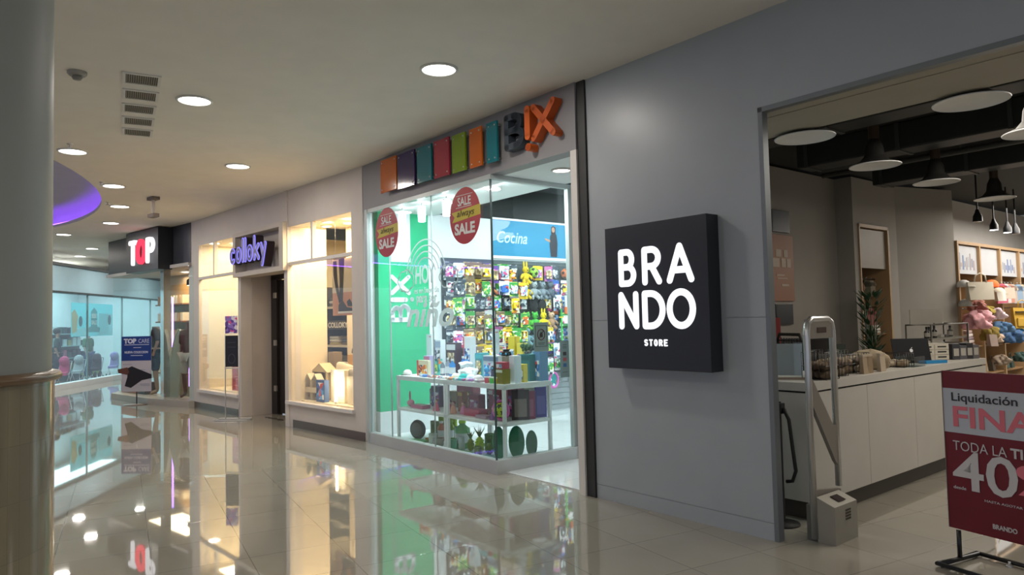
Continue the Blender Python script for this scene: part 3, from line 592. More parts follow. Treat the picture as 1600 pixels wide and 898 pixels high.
# tall leaning plant-like green garment beside the niche
t = thing('potted_plant', 'dark green slender plant standing beside the wooden niche', 'plant', FB, -.08, 5.66, 0)
MB().lathe([(.13, 0), (.17, .36), (.15, .36), (.14, .3)], 18).build('pot', C('3c3a34'), t)
st = MB()
for k in range(5): st.tube([(0, 0, .3), (.04*cos(k*1.3), .04*sin(k*1.3), 1.0), (.08*cos(k*1.3), .08*sin(k*1.3), 1.5+.07*k)], [.015, .012, .005], 6)
st.build('stem', C('3a4a2c'), t)
lf = MB(); rr = random.Random(5)
for k in range(110):
    z = rr.uniform(.7, 1.85); a = rr.uniform(0, 6.28); r0 = .03+.05*(z-.6); l = rr.uniform(.1, .22)*(1.15-.3*z/2); p = Vector((r0*cos(a), r0*sin(a), z)); d = Vector((cos(a)*.6, sin(a)*.6, .55)).normalized(); s_ = d.cross(Vector((0, 0, 1))).normalized()*l*.16
    q = [p, p+d*l*.5+s_, p+d*l, p+d*l*.5-s_]; up = Vector((0, 0, .004)); lf.add([x-up for x in q]+[x+up for x in q], [(3, 2, 1, 0), (4, 5, 6, 7), (0, 1, 5, 4), (1, 2, 6, 5), (2, 3, 7, 6), (3, 0, 4, 7)])
lf.build('leaves', C('2c4a2c', .5), t)
# clear shelf unit with bottles (behind the far counter end)
t = thing('acrylic_shelf_rack', 'metal framed two tier shelf rack carrying bottles behind the counter', 'shelf rack', FB, .72, 5.82, 0, pi/2)
fr_ = MB()
for x in (-.62, .62):
    for y in (-.15, .15): fr_.tube([(x, y, 0), (x, y, 1.42)], .012, 8)
for z in (1.42, 1.15): fr_.tube([(-.62, -.15, z), (.62, -.15, z), (.62, .15, z), (-.62, .15, z)], .01, 6, closed=True)
fr_.build('frame', mat('rack_metal', (.16, .15, .13), .4, .6), t)
for z in (1.22, 1.0, .6): B(-.6, .6, -.14, .14, z, z+.02).build('shelf', C('8d887a', .3), t)
B(-.5, .55, .14, .15, 1.42, 1.62).build('header_board', C('a39d90', .5), t)
for i, (x, h, c) in enumerate(((-.36, .12, '2c2a27'), (-.28, .12, '34302a'), (-.12, .13, '25231f'), (.42, .12, '55564e'))):
    b = thing('bottle', ['dark jar with label on the rack shelf, nearest the wall', 'dark jar with label, second on the rack shelf', 'dark pump dispenser bottle with label on the rack shelf', 'pale bottle with dark cap at the far end of the rack shelf'][i], 'bottle', FB, .72, 5.82+x, 1.242, pi/2)
    MB().lathe([(.032, 0), (.034, .01), (.034, h*.7), (.014, h*.85), (.014, h)], 14).build('body', C(c, .2), b); MB().lathe([(.0345, h*.15), (.0345, h*.6)], 14, cap=False).build('label', C('b5b0a5'), b)
    MB().cyl(0, 0, h, h+.03, .016, 12).build('cap', black, b)
    if i == 2: MB().tube([(0, 0, h+.03), (0, 0, h+.06), (.04, 0, h+.055)], .006, 6).build('pump', black, b)
for i, (x, c) in enumerate(((.05, 'b8b2a6'), (.2, '4d463d'))): single('soap_box', B(-.06, .06, -.04, .04, 0, .035, ch=.004), C(c), ['pale flat soap box on the rack shelf', 'dark flat soap box on the rack shelf'][i], 'box', FB, .72, 5.82+x, 1.242, pi/2)

# shelving wall at the far right with bags, caps and clothes
t = thing('wooden_shelf_wall', 'wooden bay shelving wall with posters above hanging bags', 'shelving', FB, 0, 8.72, 0, pi/2)
bays = [0, 1.02, 2.06, 3.14, 4.3]
for x in bays: B(x-.03, x+.03, -.03, .40, 0, 2.72, ch=.004).build('upright', wood2, t)
B(-.03, 4.33, -.03, .4, 2.72, 2.77).build('top_rail', wood2, t)
B(0, 4.3, .38, .41, 0, 2.72).build('back_panel', wood, t)
for i in range(4):
    x0, x1 = bays[i]+.03, bays[i+1]-.03
    p = B(x0, x1, .02, .04, 2.22, 2.70).build('poster_panel', C('b9bcc0', .5), t)
    rr = random.Random(i+2)
    if i != 1:
        for k in range(9):
            cx = x0+.15+k*(x1-x0-.3)/8; h = rr.uniform(.1, .3); w_ = rr.uniform(.03, .07)
            B(cx-w_/2, cx+w_/2, -.003, 0, 2.29+(.05*(k % 2)), 2.29+h).build('printed_bottle', C(rr.choice(['8a8e9c', 'b89a86', '6f7fa6', '9c8f94', 'a5a9b0'])), p, (0, .02, 0))
    for z in (.95, .45): B(x0, x1, 0, .38, z, z+.025).build('shelf', wood, t)
    for z in (2.1, 1.62): MB().tube([(x0, .1, z), (x1, .1, z)], .01, 6).build('hanging_rail', black, t)
SH = Frame(*FB.w(0, 8.72).xy, degrees(FB.a)+90)   # x along the bays, -y towards the room
def sbag(x, z, w_, h, c, lb, handle=True, flap=False, y=0):
    t = thing('tote_bag', lb, 'bag', SH, x, y-.30, z, -.75)
    m = MB(); m.add([(-w_/2, -.07, 0), (w_/2, -.07, 0), (w_*.5, .06, 0), (-w_/2, .06, 0), (-w_*.55, -.04, h), (w_*.53, -.03, h*.97), (w_*.53, .03, h*.97), (-w_*.55, .03, h)], [(3, 2, 1, 0), (4, 5, 6, 7), (0, 1, 5, 4), (1, 2, 6, 5), (2, 3, 7, 6), (3, 0, 4, 7)]); m.build('bag_body', C(c, .85), t)
    if handle: MB().tube([(-w_*.25, -.03, h*.97), (-w_*.2, -.03, h+.1), (0, -.03, h+.14), (w_*.2, -.03, h+.1), (w_*.25, -.03, h*.97)], .01, 6).build('handle', C(c, .7), t)
    if flap: B(-w_*.4, w_*.4, -.095, -.06, h*.1, h*.5, ch=.015).build('front_pocket', C(c, .8), t); B(-w_*.45, w_*.45, -.085, -.05, h*.75, h*.82).build('zip_band', C('3f3520'), t)
sbag(.05, 1.76, .38, .30, 'cfc6b4', 'large beige tote bag hanging in the first wooden bay')
sbag(2.08, 1.24, .30, .38, 'c9a23f', 'mustard yellow backpack on the far wooden bay', flap=True)
sbag(1.0, 1.74, .14, .16, 'd8d2c6', 'small white pouch hanging below the orange cap', False)
sbag(.50, .98, .12, .2, '9c8a80', 'taupe pouch hanging beside the first bay divider', False); sbag(1.45, 1.78, .16, .2, 'c8b8a8', 'sand coloured pouch on the upper rail of the second bay', False)
sbag(2.75, 1.3, .26, .3, '5f7d8c', 'grey blue bag beyond the mustard backpack', True)
def cap(x, z, c, lb, fr=SH, y=.0, s=1.0, rot=0, c2=None, cat='cap', group=None, v0=None):
    t = thing('baseball_cap', lb, cat, fr, x, y-(.22 if fr is SH else 0), z, rot, group)
    MB().mi(0).lathe([(.1*s, 0), (.102*s, .04*s), (.085*s, .085*s), (.045*s, .115*s), (.001, .122*s)], 18, cap=False).build('crown', C(c, .85), t)
    b = MB(); n = 10; top = [(.1*s*cos(pi+pi*i/n), .1*s*sin(pi+pi*i/n)*1.0) for i in range(n+1)]; out = [(.105*s*cos(2*pi-pi*i/n), (.075*s+.1*s)*sin(2*pi-pi*i/n)*1.0) for i in range(n+1)]
    b.hprism(top+out, .0, .008*s); b.build('brim', C(c2 or c, .8), t)
cap(-.05, 1.98, 'd9d6d0', 'white cap hooked at the start of the first wooden bay', y=.12); cap(-.02, 1.66, 'cbc8c4', 'white cap below the other white cap in the first bay', y=.12)
cap(.88, 1.98, 'e0652c', 'bright orange cap hanging in the second wooden bay', s=1.1); cap(1.22, 1.86, 'd2cdb9', 'cream cap hanging in the second wooden bay', s=1.0)
cp = lambda rx, rz, c, lb, x, z, sd, nm='bundled_cloth', y=0: crumple(nm, rx, rx*.8, rz, C(c, .9), lb, 'clothing', SH, x, y-.2, z, -.75, seed=sd, amp=.6, seg=36)
cp(.19, .16, 'd9a0a6', 'large pink ruffled bundle hanging in the first wooden bay', .06, 1.28, 1, y=-.05)
cp(.11, .08, '8c7a2d', 'olive yellow cloth hanging in the second wooden bay', .66, 1.50, 2); cp(.12, .10, 'dcc6cf', 'white and pink cloth hanging in the second wooden bay', 1.12, 1.42, 6)
cp(.12, .13, '7d6b2c', 'dark olive cloth bag lower in the second wooden bay', .72, 1.06, 8); cp(.15, .10, '4f7296', 'blue denim bundle across the second wooden bay', 1.35, 1.18, 9); cp(.18, .13, '3f5f86', 'dark blue denim bundle with straps in the third bay', 1.85, .98, 10)
cp(.10, .04, '2f7fb0', 'bright blue folded bag below the yellow backpack', 2.05, 1.17, 11, y=-.02)
cp(.10, .08, 'b8a08c', 'beige bundle hanging low in the second wooden bay', 1.05, 1.02, 14); cp(.12, .1, '8c5a50', 'rust brown bundle in the first wooden bay', .25, 1.56, 15)
cp(.12, .09, '37504c', 'dark green bundle low in the third wooden bay', 2.3, .62, 16); cp(.12, .09, '8a7a6a', 'taupe bundle low in the second wooden bay', 1.2, .62, 17)
for i, (x, c) in enumerate(((1.72, 'c9657c'), (1.9, 'cfcfcf'), (2.08, 'c48a78'), (2.26, 'b7aba0'), (2.6, '8aa0b8'), (2.8, 'c0b49a'))):
    t = thing('hanging_garment', ['deep pink', 'white', 'salmon', 'taupe', 'pale blue', 'sand'][i]+' small garment on the upper rail beyond the second bay', 'garment', SH, x, -.12, 2.06, -.6, group='small garments on the shelving rail'); garm(MB(), .2, .36).build('fabric', C(c, .9), t)
    MB().tube([(0, 0, 0), (0, .0, .03), (0, .06, .045)], .004, 5).build('hook', chrome, t)
for i in range(5): single('folded_sweater', B(-.2, .2, -.13, .13, 0, .05, ch=.02), C(['a58f8a', 'cfc0bb', '8f8088', 'd7cbc6', 'b59c98'][i], .95), 'folded sweater in the first wooden bay pile, %s from the bottom' % ORD[i], 'sweater', SH, .42, .12, .977+i*.055 if i < 5 else 0, .05*i, 'folded sweaters in the first bay')
for i, x in enumerate((1.15, 1.4, 1.7, 1.9)):
    t = thing('sandal', ['pair-less brown sandal nearest in the second bay', 'pink sandal second in the second bay', 'beige sandal third in the second bay', 'white sandal last in the second bay'][i], 'shoe', SH, x, 0, .977, .5)
    c = ['7a5b3a', 'c58f86', 'cdb694', 'd8d2c8'][i]
    MB().hprism([(-.04, -.12), (.03, -.13), (.05, -.05), (.035, .03), (.04, .11), (0, .14), (-.035, .11), (-.03, 0)], 0, .02).build('sole', C('4a3a28'), t)
    MB().tube([(-.045, -.05, .02), (-.02, -.05, .07), (.03, -.05, .07), (.052, -.05, .02)], .014, 7).build('strap', C(c), t); MB().tube([(-.03, .08, .02), (-.02, .09, .1), (.02, .09, .1), (.035, .08, .02)], .01, 7).build('heel_strap', C(c), t)
for i, (x, z, c) in enumerate(((2.35, .477, '37524a'), (2.45, .477, '41605a'), (2.72, .477, '2d4540'), (2.3, .977, '5a6f6c'), (2.9, .977, '3d5560'), (.3, .477, '6d5a3a'), (.7, .477, '867a52'), (1.3, .477, 'a0927c'), (1.7, .477, '51463a'))):
    t = thing('handbag', '%s handbag on the wooden shelving, %s of the lower bags' % (['dark teal', 'teal', 'deep green', 'grey green', 'slate', 'brown', 'khaki', 'sand', 'dark brown'][i], ORD[i]), 'bag', SH, x, .1, z, .1, group='handbags on the lower shelves')
    MB().add([(-.11, -.05, 0), (.11, -.05, 0), (.11, .05, 0), (-.11, .05, 0), (-.09, -.03, .2), (.09, -.03, .2), (.09, .03, .2), (-.09, .03, .2)], [(3, 2, 1, 0), (4, 5, 6, 7), (0, 1, 5, 4), (1, 2, 6, 5), (2, 3, 7, 6), (3, 0, 4, 7)]).build('bag_body', C(c, .6), t)
    MB().tube([(-.06, 0, .2), (-.05, 0, .27), (.05, 0, .27), (.06, 0, .2)], .007, 6).build('handle', C(c, .6), t)
# pendant lamps
lin = mat('lampshade_inside_white', (.82, .80, .77), .5); lout = mat('lampshade_outside_dark', (.04, .038, .035), .45, .3)
for i, (u, v, lb) in enumerate(((1.58, .95, 'wide shallow pendant lamp nearest the shop opening edge'), (2.78, 1.0, 'wide shallow pendant lamp beside the beige lintel, largest in view'), (1.40, 2.63, 'wide pendant lamp with dark dome, second above the counter'),
        (1.38, 4.2, 'wide pendant lamp with white stem, third above the counter'), (1.35, 6.2, 'wide pendant lamp farthest back above the counter'), (2.78, 2.45, 'wide pendant lamp cut by the right picture edge'))):
    t = thing('pendant_lamp', lb, 'pendant lamp', FB, u, v, 3.05, group='wide shallow pendant lamps')
    MB().lathe([(.235, 0), (.23, .012), (.14, .05), (.09, .11), (.08, .2), (.05, .27)], 40, cap=False).build('shade', lout, t)
    MB().lathe([(.229, .002), (.22, .012), (.12, .035), (.001, .04)], 40, cap=False).build('reflector', lin, t)
    MB().lathe([(.235, 0), (.238, .006), (.231, .01), (.229, 0), (.235, 0)], 40, cap=False).build('rim', white, t)
    MB().cyl(0, 0, .26, .40, .05).build('socket', mat('bronze_socket', (.12, .08, .05), .4, .6), t); MB().cyl(0, 0, .40, .61, .008, 8).build('cord', rubber if i != 3 else white, t)
# track with spots
for i, (u, v, on) in enumerate(((.81, 7.24, 0), (.56, 8.74, 1), (.55, 9.43, 1), (.56, 9.8, 0))):
    t = thing('track_spotlight', ['unlit black spotlight nearest over the shelving wall', 'lit black spotlight second over the shelving wall', 'lit black spotlight third over the shelving wall', 'unlit black spotlight last over the shelving wall'][i], 'spotlight', FB, u, v, 2.95, .2)
    MB().cyl(0, 0, .12, .71, .012, 8).build('stem', black, t); MB().lathe([(.065, -.06), (.06, .02), (.035, .07), (.02, .12)], 18).build('head', black, t)
    MB().lathe([(.001, -.064), (.058, -.064)], 18, cap=False).build('lens', emis('spot_lens', (1, .97, .9), 14) if on else C('8a8a88', .2), t)
    if on: spot('beam', (0, 0, -.08), 60, (1, .93, .82), 110, .8, (radians(-10), radians(-24), 0), t)
area('shop_fill', FB.w(3.2, 3.0, 3.3), 2.5, BR_E*3.2, (1, .92, .80), (0, 0, FB.a), shape='RECTANGLE', size_y=3)
area('shop_fill', FB.w(1.8, 10.8, 3.3), 2.5, BR_E*9, (1, .93, .84), (0, 0, FB.a), shape='RECTANGLE', size_y=4)

# security gate
t = thing('security_gate', 'brushed metal anti-theft gate standing in the shop opening', 'security gate', FB, 1.93, .2, 0)
g = MB(); y0_, y1_ = 0, .37
g.tube([(0, y0_, .02), (0, y0_, 1.47), (0, y0_+.02, 1.535), (0, y0_+.07, 1.56), (0, y1_-.07, 1.56), (0, y1_-.02, 1.535), (0, y1_, 1.47), (0, y1_, .33)], .024, 12); g.build('tube_frame', chrome, t)
pan = MB(); P3 = lambda pts, x0, x1: pan.add([(x0, y, z) for y, z in pts]+[(x1, y, z) for y, z in pts], [tuple(range(len(pts)-1, -1, -1)), tuple(range(len(pts), 2*len(pts)))]+[(i, (i+1) % len(pts), (i+1) % len(pts)+len(pts), i+len(pts)) for i in range(len(pts))])
P3([(0, 1.56), (0, 1.42), (.35, 1.42), (.35, 1.56)], -.016, .016)
P3([(.0, 1.13), (.035, 1.13), (.30, .78), (.37, .78), (.37, .46), (.31, .52), (.0, .98)], -.014, .014)
P3([(.0, .36), (.37, .31), (.37, .26), (.0, .28)], -.014, .014); P3([(0, .3), (.06, .3), (.06, .02), (0, .02)], -.016, .016)
pan.build('web_panel', mat('gate_panel', (.30, .27, .24), .4, .4), t)
B(-.019, .019, .12, .25, 1.46, 1.50).build('lamp_window', C('3a1c14', .2), t)
bx = MB(); bx.add([(.02, 0, 0), (.15, -.0, 0), (.15, .32, 0), (.02, .32, 0), (.02, 0, .31), (.15, 0, .26), (.15, .32, .26), (.02, .32, .31)], [(3, 2, 1, 0), (4, 5, 6, 7), (0, 1, 5, 4), (1, 2, 6, 5), (2, 3, 7, 6), (3, 0, 4, 7)])
bx.build('base_box', mat('gate_base', (.36, .34, .29), .45, .3), t)
B(-.06, .02, 0, .3, 0, .25, ch=.01).build('rear_box', mat('gate_base_dark', (.12, .12, .11), .5), t)
pl = B(.05, .12, .12, .22, 0, .003).build('indicator_plate', C('2a1a1c', .2), t, (0, 0, .3), (0, radians(21), 0)); pl.location = (-.001+.01, 0, .318)
sq_ = MB()
for i in range(4):
    for j in range(4): sq_.box(.1505, .153, .15+i*.02, .163+i*.02, .15+j*.02, .163+j*.02)
sq_.build('vent_pattern', C('4a463c', .6), t)
# black pole stand with a hanging belt
t = thing('belt_barrier_post', 'black barrier post with hanging belt behind the opening edge', 'barrier post', FB, 1.55, .42, 0)
MB().lathe([(.13, 0), (.13, .012), (.03, .03)], 24).build('base', rubber, t); MB().cyl(0, 0, .02, .93, .026).build('pole', black, t); B(-.03, .045, -.03, .03, .84, .92, ch=.006).build('belt_head', black, t)
MB().tube([(.05, 0, .88), (.09, 0, .8), (.11, 0, .6), (.13, 0, .42), (.10, 0, .34), (.05, 0, .33)], .014, 8).build('hanging_belt', rubber, t)
# standee at the right edge
FS = Frame(2.81, 4.60, -64.2)
t = thing('sale_standee', 'red poster stand announcing Liquidación FINAL with 40 percent', 'poster stand', FS, 0, 0, 0)
red = C('6e1420', .45)
L_ = -.055
B(L_, .78, -.008, .008, .21, 1.21).build('poster_board', red, t)
B(L_, .78, -.0095, -.008, .82, 1.10).build('white_band', C('b9bcc4', .5), t)
B(L_, L_+.004, -.012, .012, .21, 1.21).build('edge_strip', C('7d6a66'), t)
pk = C('d9707c', .5); wt = C('c9c4c4', .5); gy = C('2f2a30', .5)
def st(s, x0, x1, z0, z1, m, bold=0): text(s, .1, m, t, ((x0+x1)/2, -.0115, (z0+z1)/2), bold=bold, ext=.001, wfit=x1-x0, hfit=z1-z0)
st('Liquidación', .005, .40, 1.005, 1.075, gy, .001); st('FINAL', .01, .60, .86, .99, pk, .0022)
st('TODA LA', .0, .325, .71, .77, wt, -.0005); st('TIENDA', .345, .65, .71, .77, wt, .003)
st('40', -.01, .38, .465, .71, wt, .0012); st('%', .37, .62, .50, .68, pk, .004); st('desde', -.01, .07, .465, .485, wt, .001)
st('HASTA AGOTAR STOCK', .18, .50, .418, .432, wt); st('BRANDO', .22, .36, .265, .295, wt, .003)
MB().tube([(0, 0, .02), (0, 0, .2)], .014, 8).tube([(.62, 0, .02), (.62, 0, .2)], .014, 8).build('support_post', black, t)
fb = MB(); fb.tube([(-.02, -.2, .02), (.68, -.2, .02), (.68, .2, .02), (-.02, .2, .02)], .014, 8, closed=True).tube([(0, -.2, .02), (0, .2, .02)], .014, 8).tube([(.62, -.2, .02), (.62, .2, .02)], .014, 8); fb.build('base_frame', black, t)
MB().lathe([(.02, 0), (.02, .012), (.008, .014), (.008, .03)], 12, (.2, .17, 0)).build('foot_screw', chrome, t)

# ================================================================== BIX shop front
t = thing('header_sign', 'grey header sign lettering spelling the toy shop name', 'shop sign', FX, 0, 0, 0)
for ch, x, z, w_, h, c in (('B', 3.20, 3.32, .31, .37, '3d4650'), ('X', 3.62, 3.33, .35, .37, 'c8581a')):
    l = MB(); letter(l, ch, x, z, w_, h, .068, -.10, -.002); l.build('letter', C(c, .45), t)
l = MB(); l.strokes([[(3.575, 3.40), (3.575, 3.665)], [(3.58, 3.29), (3.58, 3.2901)]], .078, -.11, -.002, seg=18); l.build('letter', C('d2601c', .45), t)
names = ['orange', 'purple', 'teal', 'red', 'lime green', 'orange', 'teal']
for i, (x0, x1, z0, z1, c) in enumerate(((.57, .98, 3.30, 3.73, 'c9641e'), (1.01, 1.42, 3.28, 3.72, '35285f'), (1.48, 1.80, 3.28, 3.71, '0e7480'), (1.86, 2.17, 3.275, 3.71, 'a82f42'), (2.23, 2.49, 3.27, 3.695, '7f9a1c'), (2.57, 2.79, 3.265, 3.69, 'c9641e'), (2.88, 3.06, 3.26, 3.685, '0e7480'))):
    lb = '%s glossy panel on the toy shop header, %s from the left end' % (names[i], ORD[i])
    t = thing('coloured_sign_tile', lb, 'colour panel', FX, x0, -.085, z0, group='coloured panels on the toy shop header')
    B(0, x1-x0, 0, .022, 0, z1-z0, ch=.003).build('panel_face', C(c, .12), t)
    for xx in (.04, x1-x0-.04):
        for zz in (.04, z1-z0-.04): MB().tube([(xx, -.004, zz), (xx, .083, zz)], .009, 8).build('standoff_screw', chrome, t)
# round stickers
def sticker(u, z, rx, rz, lb):
    t = thing('sale_sticker', lb, 'window sticker', FX, u, .003, z)
    e = lambda k, y0, y1, m, nm: MB().prism([(rx*k*cos(2*pi*i/40), rz*k*sin(2*pi*i/40)) for i in range(40)], y0, y1).build(nm, m, t)
    e(1, 0, .004, C('b3262b', .35), 'red_oval')
    yl = C('c9b51c', .4); s = rx/.3
    MB().prism([(-.25*s, -.06), (.3*s, -.02), (.3*s, .095), (-.26*s, .055), (-.2*s, 0)], -.002, 0).build('yellow_ribbon', yl, t)
    wh = C('e6e6e2', .4)
    text('SALE', .1, wh, t, (.0, -.003, .165), bold=.002, ext=.0008, wfit=.26*s, hfit=.10); text('SALE', .1, wh, t, (0, -.003, -.145), bold=.004, ext=.0008, wfit=.40*s, hfit=.13)
    text('always', .1, C('3a3313', .5), t, (.02, -.004, .02), ext=.0008, wfit=.34*s, hfit=.1, shear=.3)
    MB().strokes([[(-.16*s, .235), (.16*s, .235)], [(-.17*s, .1), (.14*s, .102)]], .006, -.003, 0).build('thin_rule', wh, t)
sticker(.55, 2.80, .30, .325, 'red oval SALE sticker at the left end of the toy shop glass'); sticker(2.33, 2.79, .295, .32, 'larger red oval SALE sticker near the glass corner')
# frosted decal with rainbow
fro = film('frosted_decal', (.72, .76, .76), .68)
t = thing('window_decal', 'pale rainbow and clouds lettering decal on the toy shop glass', 'window decal', FX, 0, .004, 0)
cx_, cz_ = 1.50, 2.12
for k in range(4):
    r_ = .50-.075*k; MB().strokes([arc(cx_-.02, cz_, r_*.9, r_*.98, 168-k*3, 14+k*3, 26)], .016, 0, .003).build('rainbow_arc', fro, t)
def cloud(x, z, s): return [[(x+s*(cos(a)*(1+.16*abs(sin(3.5*a)))), z+s*.72*(sin(a)*(1+.16*abs(sin(3.5*a))))) for a in [2*pi*i/60 for i in range(61)]]]
MB().strokes(cloud(1.02, 2.13, .17), .016, 0, .003).build('cloud_outline', fro, t); MB().strokes(cloud(1.98, 2.13, .17), .016, 0, .003).build('cloud_outline', fro, t)
text('HOY', .2, fro, t, (1.47, .001, 2.19), bold=.004, ext=.0015, wfit=.44, hfit=.23); text('es un buen día', .1, fro, t, (1.5, .001, 1.995), ext=.0015, wfit=.56, hfit=.07, bold=.001)
text('para ser', .1, fro, t, (1.5, .001, 1.87), ext=.0015, wfit=.46, hfit=.12, bold=.002); text('niño', .2, fro, t, (1.55, .001, 1.70), bold=.004, ext=.0015, wfit=1.05, hfit=.30, shear=.3)
# white vertical name on the green wall
SW = Frame(*FX.w(0, 0).xy, degrees(FX.a)+90)
t = thing('wall_lettering', 'large white vertical shop name painted on the green wall', 'wall lettering', SW, .0, -.006, 0)
wl = MB()
def rot_letter(mb, ch, x, z, w_, h, sw):   # letters turned a quarter left: run along z, tops towards -x
    lw, paths = LET[ch]; k = (w_-sw)/lw if lw > .05 else 1
    mb.strokes([[(x+h-sw/2-pz*(h-sw), z+sw/2+px*k) for px, pz in p] for p in paths], sw, 0, .005)
rot_letter(wl, 'B', .35, 1.62, .26, .33, .065); wl.strokes([[(.385, 1.935), (.60, 1.935)], [(.70, 1.94), (.7001, 1.94)]], .065, 0, .005); rot_letter(wl, 'X', .35, 2.0, .29, .33, .06)
wl.build('letters', C('dfe8ea', .5), t)
# cocina banner
t = thing('wall_banner', 'blue wall banner reading Cocina with a standing woman', 'banner', SW, 2.16, -.02, 2.63)
B(0, 2.6, 0, .015, 0, .57).build('banner_sheet', C('2c86ad', .5), t); B(-.02, 2.62, -.004, .016, -.045, 0).build('lower_edge', white, t); B(-.02, 2.62, -.004, .016, .57, .60).build('upper_edge', white, t)
text('Cocina', .2, C('b8d4e0', .5), t, (.40, -.002, .30), bold=.002, ext=.001, wfit=.62, hfit=.19, shear=.3)
wmn = MB(); wmn.mi(0).prism([(1.22, .02), (1.36, .02), (1.38, .25), (1.36, .40), (1.29, .42), (1.22, .38), (1.20, .22)], -.003, 0); wmn.mi(1).prism([(1.29+.035*cos(k*.5236), .475+.045*sin(k*.5236)) for k in range(12)], -.003, 0)
wmn.mi(2).prism([(1.24, .40), (1.34, .40), (1.345, .52), (1.29, .545), (1.245, .52)], -.0015, 0); wmn.mi(1).prism([(1.10, .30), (1.22, .26), (1.22, .30), (1.10, .33)], -.003, 0)
wmn.build('printed_woman', [C('2b2a33'), C('b98a70'), C('3a1f18')], t, label='printed woman in dark clothes')
# peg board and slat wall
t = thing('peg_board', 'white peg board wall carrying rows of hanging toys and packets', 'peg board', SW, 0, 0, 0)
pb = MB(); pb.box(1.2, 4.6, -.012, 0, .75, 2.56); pb.build('board', C('4a5458', .6), t)
for k in range(7): B(1.2, 4.6, -.022, -.012, 2.50-k*.245, 2.515-k*.245).build('hook_rail', C('5d6668', .5), t)
for k in range(7): B(2.3, 4.6, -.02, -.004, .12+k*.09, .12+k*.09+.075).build('slat', C('9aa2a6', .5), t)
PAL = {'w': (['f0f0f0', '88a8c8', 'd05080', 'f0f0f0', '303a50'], 'white and blue'), 'p': (['c070a8', 'f0e8f0', '6050a0', 'e04080', 'ffffff'], 'pink and purple'), 'g': (['3fa044', 'd8e860', 'f0f4e8', '207040', 'e8e8e8'], 'green'),
       'y': (['e8c828', 'f0e8c0', '503820', 'e08020', 'f8f8f0'], 'yellow'), 'n': (['8a7458', 'b8a480', 'e8dcc0', '5a4838', 'f0e070'], 'brown'), 'k': (['485460', '78848c', 'c8d0d8', '303840', 'f0f4f4'], 'black and grey'),
       't': (['208a8c', '60c8c0', 'e8f4f4', '105860', 'f08040'], 'teal'), 'b': (['3468b8', '60a8e8', 'f4f4f4', 'e04030', '102050'], 'blue'), 'o': (['d86820', 'f0b050', 'f8f0e0', '803010', '3a3a3a'], 'orange'), 'v': (['6a4aa0', '9c80d0', 'f0e8f8', '302050', 'e060a0'], 'violet')}
def PM(k, sc=16): return prints('print_%s_%d' % (k, sc), PAL[k][0], sc)
hookm = chrome
def carded(v, z, k, w_, h, lb, blob=None, fr=SW, y=-.10, rot=0):
    t = thing('carded_pack', lb, 'hanging pack', fr, v, y, z, rot, 'packs hanging on the peg board')
    m = MB(); m.prism([(-w_/2, -h), (w_/2, -h), (w_/2, -.01), (w_/2-.01, 0), (-w_/2+.01, 0), (-w_/2, -.01)], -.003, 0); m.build('card', PM(k), t)
    B(-w_/2, w_/2, -.0045, -.003, -h*.2, -.008).build('header_strip', C(PAL[k][0][0], .4), t)
    if blob != 0:
        m = MB(); m.bm(bevel_box(w_*.7, .035, h*.55, .012)); m.build('blister', PM(blob or k, 30), t, (0, -.02, -h*.55))
    MB().tube([(0, -y-.014-.0, .0), (0, -.02, -.012), (0, -.03, -.004)], .0025, 5).build('hook', hookm, t)
def bevel_box(x, y, z, ch):
    bm = bmesh.new(); bmesh.ops.create_cube(bm, size=1)
    for v in bm.verts: v.co = Vector((v.co.x*x, v.co.y*y, v.co.z*z))
    bmesh.ops.bevel(bm, geom=bm.edges[:], offset=ch, segments=2, affect='EDGES', profile=.6); return bm
def ball_mesh(r, c1, c2):
    bm = bmesh.new(); bmesh.ops.create_icosphere(bm, subdivisions=3, radius=r); ico = bmesh.new(); bmesh.ops.create_icosphere(ico, subdivisions=1, radius=1)
    ds = [v.co.normalized() for v in ico.verts][:12]; ico.free(); me = bpy.data.meshes.new('ball')
    for f in bm.faces: f.smooth = True; c = f.calc_center_median().normalized(); f.material_index = 1 if max(c.dot(d) for d in ds) > .935 else 0
    bm.to_mesh(me); bm.free(); me.materials.append(C(c1, .4)); me.materials.append(C(c2, .4)); return me
def toy_ball(fr, u, v, z, r, c1, lb, group='printed toy footballs', c2='1c1c20'):
    o = bpy.data.objects.new('toy_football', ball_mesh(r, c1, c2)); COL.objects.link(o); o.location = fr.w(u, v, z); o.rotation_euler = (.4, .7*u, fr.a); o['label'] = lb; o['category'] = 'ball'; o['group'] = group
def plush(v, z, c, lb, s=1, kind='bear', fr=SW, y=-.13, c2=None):
    t = thing('plush_toy', lb, 'plush toy', fr, v, y, z, 0, 'soft toys on the peg board'); m = C(c, .95); m2 = C(c2 or c, .95)
    MB().ball(0, 0, -.17*s, .055*s, .045*s, .065*s).build('body', m, t); MB().ball(0, -.01, -.07*s, .05*s, .045*s, .045*s).build('head', m2, t)
    for sx in (-1, 1):
        if kind == 'bunny': MB().ball(sx*.025*s, 0, .0, .014*s, .01*s, .05*s).build('ear', m2, t)
        else: MB().ball(sx*.038*s, 0, -.03*s, .017*s, .01*s, .017*s).build('ear', m2, t)
        MB().tube([(sx*.045*s, 0, -.14*s), (sx*.085*s, -.02, -.17*s), (sx*.1*s, -.03, -.2*s)], [.02*s, .018*s, .014*s], 8).build('arm', m, t)
        MB().tube([(sx*.03*s, 0, -.21*s), (sx*.05*s, -.03, -.245*s), (sx*.06*s, -.05, -.26*s)], [.024*s, .022*s, .018*s], 8).build('leg', m, t)
        MB().ball(sx*.018*s, -.052*s, -.062*s, .006*s).build('eye', rubber, t)
    MB().ball(0, -.055*s, -.08*s, .012*s, .008*s, .008*s).build('nose', rubber, t)
LT = {'A': 'toy'}
